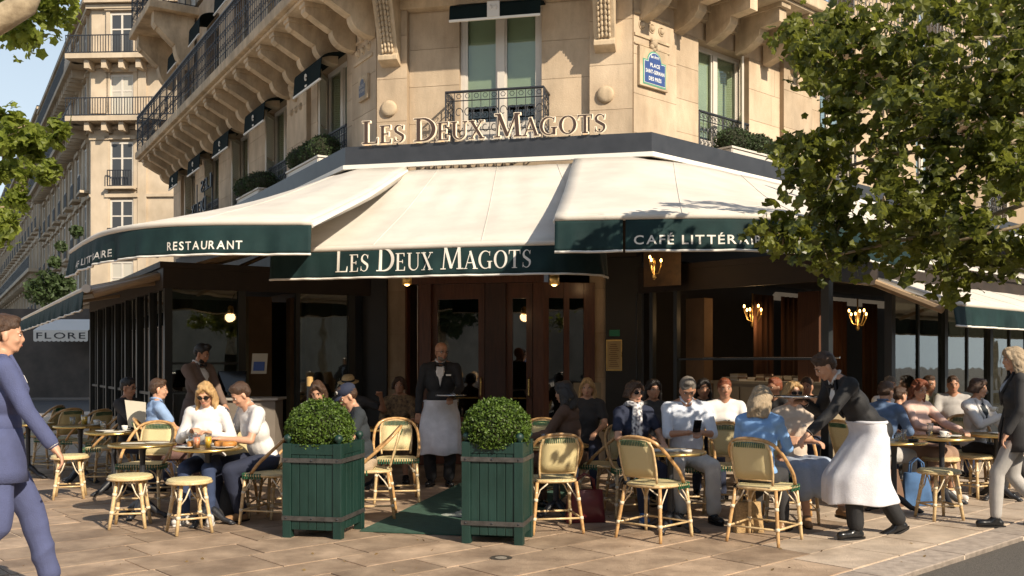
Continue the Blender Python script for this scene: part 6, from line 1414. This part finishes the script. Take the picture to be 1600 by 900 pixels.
# bending waiter
def ex2(root, J): tray_for(root, J, 1, 'round steel tray carried by the bending waiter', (0, .05, .03))
person('waiter in black jacket and long white apron bending low over the tables', PX(1358, 8.2), 8.2, 97, 'walk', 1.0, 38, head=(8, 12), pelvis=(0, -.03, .92), hands=((-.22, .70, .84), (.16, .50, 1.14)), feet=((-.08, .16, .05), (.12, -.34, .06)), skin=SKIN, hair=('brown', 'short'), top=WSH, jacket=BLKS, sleeve='long', legs=BLKS, apron=.30, bowtie=True, extra=ex2)
# walkers
person('man in a blue suit walking past at the far left edge of the picture', PX(-6, 6.0), 6.0, -62, 'walk', 1.03, 4, head=(0, 2), hands=((-.26, -.22, .82), (.27, .34, .88)), feet=((-.10, .30, .05), (.10, -.30, .14)), skin=SKIN, hair=('brown', 'short'), top=WSH, jacket=BLUS, sleeve='long', legs=BLUS, shoes=SHOEB, twist=6)
person('blonde woman in dark jacket and pale trousers walking out of the picture on the right', PX(1592, 8.7), 8.7, 75, 'walk', .94, 3, head=(0, 5), hands=((-.22, .15, .92), (.24, .1, .9)), feet=((-.08, .22, .05), (.09, -.24, .10)), hair=('ash', 'bob'), top=JEANL, jacket=DKG, sleeve='long', legs=GRY, fem=True, shoes=SHOEB)
# left terrace
def menu_in_hand(root, J):
    a = J['jp'][1][2]; m = MB(); c_ = a + Vector((-.12, .08, .06))
    for s_ in (-1, 1): m.hexa([c_ + Vector((s_ * q, y_ + (0 if q == 0 else .03), z)) for z in (-.16, .16) for q, y_ in ((0, 0), (.17, 0), (.17, .004), (0, .004))])
    tag(m.build('menu_card', PAPER, root, world=False), None); 
def sit(label, px, Y, ang, **k): return person(label, PX(px, Y), Y, ang, 'sit', k.pop('s', .95), k.pop('lean', 6), **k)
sit('man with dark glasses holding up a white menu at the back of the left terrace', 206, 11.3, -100, lean=-4, head=(0, 10), hands=((-.10, .36, .86), (.12, .36, .88)), hair=('black', 'short'), glasses='clear', top=DKG, sleeve='long', legs=NAVY, skin=SKIN2)
mcd = MB(); cc = P3(217, 645, 10.9); mcd.hexa([cc + Vector(v) for v in ((-.11, -.03, -.15), (.07, .02, -.20), (.07, .026, -.20), (-.11, -.024, -.15), (-.13, -.08, .15), (.09, -.03, .12), (.09, -.024, .12), (-.13, -.074, .15))]); tag(mcd.build('menu_card', PAPER), 'white menu card held up by the man with dark glasses', 'menu')
sit('man in a light blue polo shirt turned to the right on the left terrace', 246, 10.4, -58, lean=2, head=(12, 4), hair=('brown', 'short'), top=LBL, legs=cloth('maroon_trousers', (.16, .09, .08)), shoes=SHOEW, skin=SKIN)
sit('blonde woman in a white jumper and sunglasses looking down at her breakfast', 326, 9.25, 182, lean=10, head=(0, 20), hands=((-.10, .26, .86), (.10, .25, .88)), hair=('blond', 'bob'), top=WSH, sleeve='long', legs=JEAN, glasses='sun', fem=True, shoes=SHOEW, s=.96)
sit('man in a white T-shirt leaning over the breakfast table beside the left planter', 412, 9.25, 128, lean=20, head=(6, 22), hands=((-.12, .46, .80), (.14, .42, .80)), hair=('brown', 'short'), top=WSH, legs=NAVY, shoes=SHOET, feet=((-.12, .28, .05), (.12, .46, .05)), s=.98)
sit('brown haired woman half hidden behind the left boxwood ball', 498, 10.3, 180, lean=6, head=(0, 24), hair=('brown', 'long'), top=WSH, fem=True, legs=JEAN, fine=0)
sit('person in a straw hat in the shade behind the capped man', 545, 11.9, 185, lean=0, head=(10, 12), hair=('brown', 'short'), hat='straw', top=DKG, sleeve='short', legs=NAVY, hands=((-.42, .12, 1.12), (.14, .36, .74)), fine=0, skin=SKIN2)
sit('man in a navy cap and dark T-shirt sitting behind the left planter', 566, 9.2, 112, lean=12, head=(0, 24), hair=('brown', 'short'), hat='cap', top=BLKT, legs=BEI, leglen='short', shoes=SHOEW, hands=((-.12, .40, .76), (.14, .38, .74)), feet=((-.13, .20, .05), (.13, .12, .05)))
sit('dark haired woman in a floral dress sitting in the shade by the door', 624, 12.2, 180, lean=2, hair=('brown', 'bun'), top=FLO, sleeve='elbow', fem=True, legs=None, skirt=(FLO, .3), fine=0, skin=SKIN2)
# right terrace
def scarf(root, J):
    sc_ = mat('scarf_print', (.04, .04, .07), .8, .1, 38, col2=(.75, .73, .72), detail=0); B = J['B']; m = MB()
    pts = [B(.0 + .075 * math.cos(a), -.01 + .085 * math.sin(a), .56 + .012 * math.sin(a * 3)) for a in [q * math.pi / 8 for q in range(16)]]
    m.tube(pts, .030, 8, closed=True); m.tube([B(.02, .08, .54), B(.045, .13, .44), B(.06, .155, .3), B(.06, .15, .16)], [.03, .034, .038, .045], 8); m.tube([B(-.02, .08, .54), B(.0, .135, .44), B(.0, .155, .33), B(.005, .15, .22)], [.03, .032, .034, .04], 8)
    remesh(m, 'scarf', sc_, root, .010, 2, .004, 14)
sit('woman with dark wavy hair in a brown jacket facing left behind the right planter', 893, 9.55, 66, lean=8, head=(0, 4), hair=('black', 'bob'), top=WSH, jacket=BROWNJ, sleeve='long', legs=BROWNJ, fem=True, hands=((-.12, .42, .78), (.12, .40, .80)), skin=SKIN2)
sit('fair haired woman in the shade behind the brown jacket woman', 918, 11.2, 170, lean=4, hair=('blond', 'long'), top=DKG, fem=True, legs=NAVY, fine=0)
sit('woman in a black top with a black and white patterned scarf and sunglasses', 992, 9.35, 196, lean=0, head=(-10, 0), hair=('brown', 'bun'), top=NAVY, fem=True, legs=NAVY, shoes=SHOEU, glasses='sun', hands=((-.16, .34, .76), (.10, .30, .76)), feet=((-.12, .55, .05), (.1, .45, .05)),
    extra=lambda root, J: scarf(root, J))
sit('dark haired woman just behind the scarf woman', 1020, 10.4, 190, lean=3, hair=('black', 'long'), top=DKG, fem=True, legs=NAVY, fine=0, skin=SKIN2)
def phone(root, J):
    a = J['jp'][-1][2].lerp(J['jp'][1][2], .5) + J['f'] * .07; m = MB(); m.box(a.x - .036, a.x + .036, a.y - .01, a.y + .0, a.z - .0, a.z + .14); m.v = [(v[0], a.y + (v[1] - a.y) + (v[2] - a.z) * .8, v[2]) for v in m.v]; m.build('phone', LENS, root, world=False)
sit('grey haired man in a white linen shirt looking down at his phone', 1072, 9.35, 180, lean=6, head=(0, 26), hair=('grey', 'short'), skin=SKIN2, top=WPAL, sleeve='elbow', legs=CREAMT, shoes=SHOEB, hands=((-.09, .36, .84), (.06, .36, .84)), feet=((-.17, .48, .05), (.12, .36, .05)), extra=phone, s=.99)
sit('woman with dark hair in the shade behind the phone man', 1098, 10.9, 178, hair=('black', 'long'), top=DKG, fem=True, legs=NAVY, fine=0, skin=SKIN2)
def leafprint(root, J):
    B = J['B']; m = MB(); pts = []
    for q in range(60): a, r_ = random.random() * 6.28, random.random() ** .5; m.ell(B(.055 * r_ * math.cos(a), .139 + .0 - (r_ * .05) ** 2, .27 + .07 * r_ * math.sin(a)), (.007, .004, .007), n=5, m=4)
    m.build('palm_print', mat('dark_print', (.05, .07, .03), .8), root, world=False)
sit('man in a white T-shirt with a dark plant print at the back', 1133, 10.6, 180, lean=0, hair=('red', 'short'), top=WSH, legs=NAVY, fine=0, skin=SKIN2, extra=leafprint)
sit('blonde woman in a sky blue shirt seen from behind', 1186, 8.2, -28, lean=6, head=(20, 6), hair=('ash', 'bob'), top=SKYB, sleeve='long', fem=True, legs=DKG, shoes=SHOET, s=.94)
sit('reddish haired man in the shade behind the sunglasses woman', 1215, 11.3, 120, hair=('red', 'short'), top=DKG, legs=NAVY, fine=0, skin=SKIN2)
sit('second man in the shade farther right behind the sunglasses woman', 1262, 11.7, 150, hair=('brown', 'short'), top=BROWNJ, sleeve='long', legs=NAVY, fine=0, skin=SKIN2)
sit('red blonde woman in sunglasses and a beige blouse with arms folded', 1240, 9.15, 186, lean=0, head=(-4, 0), hair=('blond', 'bun'), top=cloth('beige_blouse', (.55, .45, .36)), fem=True, glasses='sun', legs=None, leglen=None, skirt=(JEANL, .45), shoes=SHOET, hands=((.06, .26, .82), (-.06, .28, .80)), feet=((-.22, .62, .16), (.06, .46, .05)))
sit('man in the denim shirt behind the bending waiter, turned away', 1372, 10.1, -48, lean=16, head=(10, 6), hair=('brown', 'short'), top=DEN, sleeve='elbow', legs=GRY, shoes=SHOEB, hands=((-.1, .46, .80), (.12, .46, .80)), feet=((-.15, .35, .05), (.13, .48, .05)))
sit('brown haired person in a long navy sleeve reaching over the table', 1397, 11.0, -66, lean=10, s=.88, head=(0, 2), hair=('brown', 'short'), top=NAVY, sleeve='long', legs=BROWNJ, hands=((-.1, .5, .86), (.1, .5, .86)))
sit('young woman with very long auburn hair in a pink top', 1428, 10.7, 205, lean=8, head=(8, 6), hair=('red', 'wavy'), top=PNK, sleeve='long', fem=True, legs=None, leglen=None, skirt=(cloth('tan_skirt', (.30, .19, .13)), .5), shoes=SHOEW, hands=((-.22, .46, .80), (.08, .44, .80)))
sit('man in a white shirt behind the post in the shaded right terrace', 1392, 12.1, 182, lean=0, hair=('grey', 'short'), top=WSH, legs=NAVY, fine=0, skin=SKIN2)
sit('left person of the couple at the back right table', 1448, 12.9, 200, hair=('brown', 'short'), top=cloth('olive_top', (.30, .28, .18)), legs=NAVY, fine=0, skin=SKIN2)
sit('right person of the couple at the back right table, pale top', 1488, 12.7, 165, hair=('brown', 'short'), top=cloth('pale_grey_top', (.42, .40, .38)), legs=NAVY, fine=0, skin=SKIN2)
def cuphand(root, J): pass
sit('woman with short brown hair in a white jacket lifting a coffee cup', 1524, 10.9, 208, lean=4, head=(-24, 2), hair=('brown', 'cropped'), top=BLKT, jacket=WSH, sleeve='long', fem=True, legs=DKG, shoes=SHOEB, hands=((-.20, .34, .86), (-.02, .33, .94)), feet=((-.26, .52, .05), (.0, .36, .05)))
cup(P3(1551, 645, 10.62), 'coffee cup held up by the woman in the white jacket', False)
# ---------------------------------------------------------------- bags, till, small things
def bag(label, x, y, a, w_, d_, h_, m_, name='handbag', handle=True):
    o = empty(name, (x, y, .006), label=label, cat='bag'); o.rotation_euler = (0, 0, R(a)); m = MB()
    rows = []
    for q in range(7):
        t = q / 6; z = h_ * t; sx = w_ / 2 * (1 - .12 * t); sy = d_ / 2 * (1 - .65 * t ** 2) * (1 if t else .9)
        rows.append([Vector((sx * math.copysign(abs(math.cos(g_)) ** .35, math.cos(g_)), sy * math.copysign(abs(math.sin(g_)) ** .5, math.sin(g_)) + .012 * math.sin(3 * g_ + 4 * t), z)) for g_ in [2 * math.pi * k / 24 for k in range(25)]])
    m.grid(rows); n = len(m.v); m.add([rows[0][k] for k in range(24)], [tuple(range(23, -1, -1))]); m.add([rows[-1][k] for k in range(24)], [tuple(range(24))]); m.build('bag_body', m_, o, world=False, smooth=True)
    if handle:
        for s_ in (-1, 1): m = MB(); m.tube([(-w_ * .25, s_ * .02, h_ - .02), (-w_ * .2, s_ * .03, h_ + .1), (0, s_ * .035, h_ + .15), (w_ * .2, s_ * .03, h_ + .1), (w_ * .25, s_ * .02, h_ - .02)], .008, 6); m.build('strap', m_, o, world=False, smooth=True)
    return o
bag('dark red leather bag on the ground under the brown jacket woman\'s table', PX(914, 8.95), 8.95, 10, .38, .16, .30, mat('burgundy_leather', (.12, .012, .016), .35, .2, 9))
bag('black backpack on the ground under the breakfast table', PX(352, 9.15), 9.15, 20, .34, .22, .34, mat('black_nylon', (.02, .02, .022), .6), 'backpack')
bag('straw basket bag standing under the blue shirt woman\'s chair', PX(1168, 8.45), 8.45, 5, .26, .18, .26, mat('straw_basket', (.42, .28, .13), .8, .3, 60, .6, 90), 'basket_bag')
bag('brown canvas bag on the ground beside the bending waiter\'s feet', PX(1388, 9.9), 9.9, 30, .30, .2, .38, mat('brown_canvas', (.16, .09, .055), .7, .2, 12))
bag('blue cloth bag hanging down beside the red haired woman\'s table', PX(1432, 10.0), 10.0, 0, .30, .16, .34, mat('blue_cloth', (.06, .14, .30), .8, .2, 9), 'cloth_bag')
tl = empty('till_counter', P3(385, 600, 12.0) * 1, label='pale service counter with till beside the dark haired waiter', cat='counter'); tl.location.z = 0
c0 = P3(388, 600, 12.0); m = MB(); m.box(c0.x - .32, c0.x + .36, 11.9, 12.3, .0, 1.02); m.build('cabinet', mat('grey_counter', (.20, .17, .14), .5, .1), tl); m = MB(); m.box(c0.x - .36, c0.x + .40, 11.86, 12.34, 1.021, 1.05); m.build('counter_top', mat('pale_counter', (.4, .37, .33), .4), tl)
ms_ = empty('till_screen', (c0.x - .2, 12.0, 1.05), label='black till screen on the service counter', cat='screen'); m = MB(); m.hexa([Vector((c0.x - .38 + q[0], 11.95 + q[1], 1.12 + q[2])) for q in ((0, 0, 0), (.34, .04, 0), (.34, .07, 0), (0, .03, 0), (0, .06, .26), (.34, .10, .26), (.34, .13, .26), (0, .09, .26))]); m.build('screen', LENS, ms_); m = MB(); m.lathe([(.09, 0), (.09, .01), (.02, .02), (.02, .12), (.01, .13)], (c0.x - .2, 12.05, 1.051), 14); m.build('stand', BLACKP, ms_)
po = empty('poster', P3(403, 570, 12.9), label='white poster with a blue printed block in the left veranda window', cat='poster'); q0 = P3(392, 584, 12.75); m = MB(); m.hexa([q0 + Vector(v) for v in ((0, 0, 0), (.19, .06, 0), (.19, .07, 0), (0, .01, 0), (.02, 0, .27), (.21, .06, .27), (.21, .07, .27), (.02, .01, .27))]); m.build('sheet', PAPER, po)
m = MB(); m.hexa([q0 + Vector(v) for v in ((.03, -.003, .04), (.165, .045, .04), (.165, .047, .04), (.03, -.001, .04), (.04, -.003, .16), (.175, .045, .16), (.175, .047, .16), (.04, -.001, .16))]); m.build('blue_print', mat('print_blue', (.08, .15, .45), .6), po)
# slim queue post with brass top near the till
bp_ = P3(484, 620, 10.9); m = MB(); qp = empty('queue_post', (bp_.x, bp_.y, 0), label='black post with a wooden top behind the left boxwood ball', cat='post'); m.lathe([(.14, .006), (.14, .02), (.035, .03), (.035, 1.22)], (bp_.x, bp_.y, 0), 16); m.build('post', BLACKP, qp); m = MB(); m.lathe([(.037, 1.221), (.037, 1.32), (.02, 1.33)], (bp_.x, bp_.y, 0), 14); m.build('top', mat('wood_top', (.5, .32, .12), .5), qp)
# fallen leaves and crumbs on the paving
lp_ = []
while len(lp_) < 130:
    q = GR(random.uniform(0, 1500), 700 + 195 * random.random() ** .6); lp_.append((q.x + RNG.normal() * .1, q.y + RNG.normal() * .1, .010))
lt = leaf_cloud(np.array(lp_), .028, 'quad', .5, (3, 0, 0, 0)).build('fallen_leaf', mat('dry_leaf', (.20, .13, .05), .8, .4, 5)); tag(lt, kind='stuff')
for k, (t_, dx, dy) in enumerate((('scarf', .12, -.12), ('farl2', 0, 0), ('edge', .1, .05), ('dark', .16, -.08), ('bfast', 0, .2))):
    p_ = TABS[t_] + Vector((dx, dy, 0)); m = MB(); m.lathe([(.01, 0), (.045, 0), (.05, .022), (.046, .022), (.038, .006), (.01, .006)], p_, 16)
    tag(m.build('ashtray', MATS['dark_lens'] if k % 2 else CHINA, smooth=True), ('ashtray on the scarf woman\'s table', 'ashtray on the far left table', 'ashtray on the small table at the right edge', 'black ashtray on the dark topped table', 'small white dish at the back of the breakfast table')[k], 'ashtray')
for o in C.objects:
    if o.name.split('.')[0] in ('foliage', 'twig', 'dark_core', 'railing', 'window_railing', 'balcony_railing', 'carved_leaf', 'carved_mask', 'rosette', 'green_lacing', 'shutter', 'palm_print', 'fillet_moulding', 'sign_upright', 'cane_band', 'brace', 'lettering', 'printed_line', 'string_course', 'candle_arm') or (o.name.startswith('bracket') and len(o.data.vertices) > 60): o['kind'] = 'stuff'
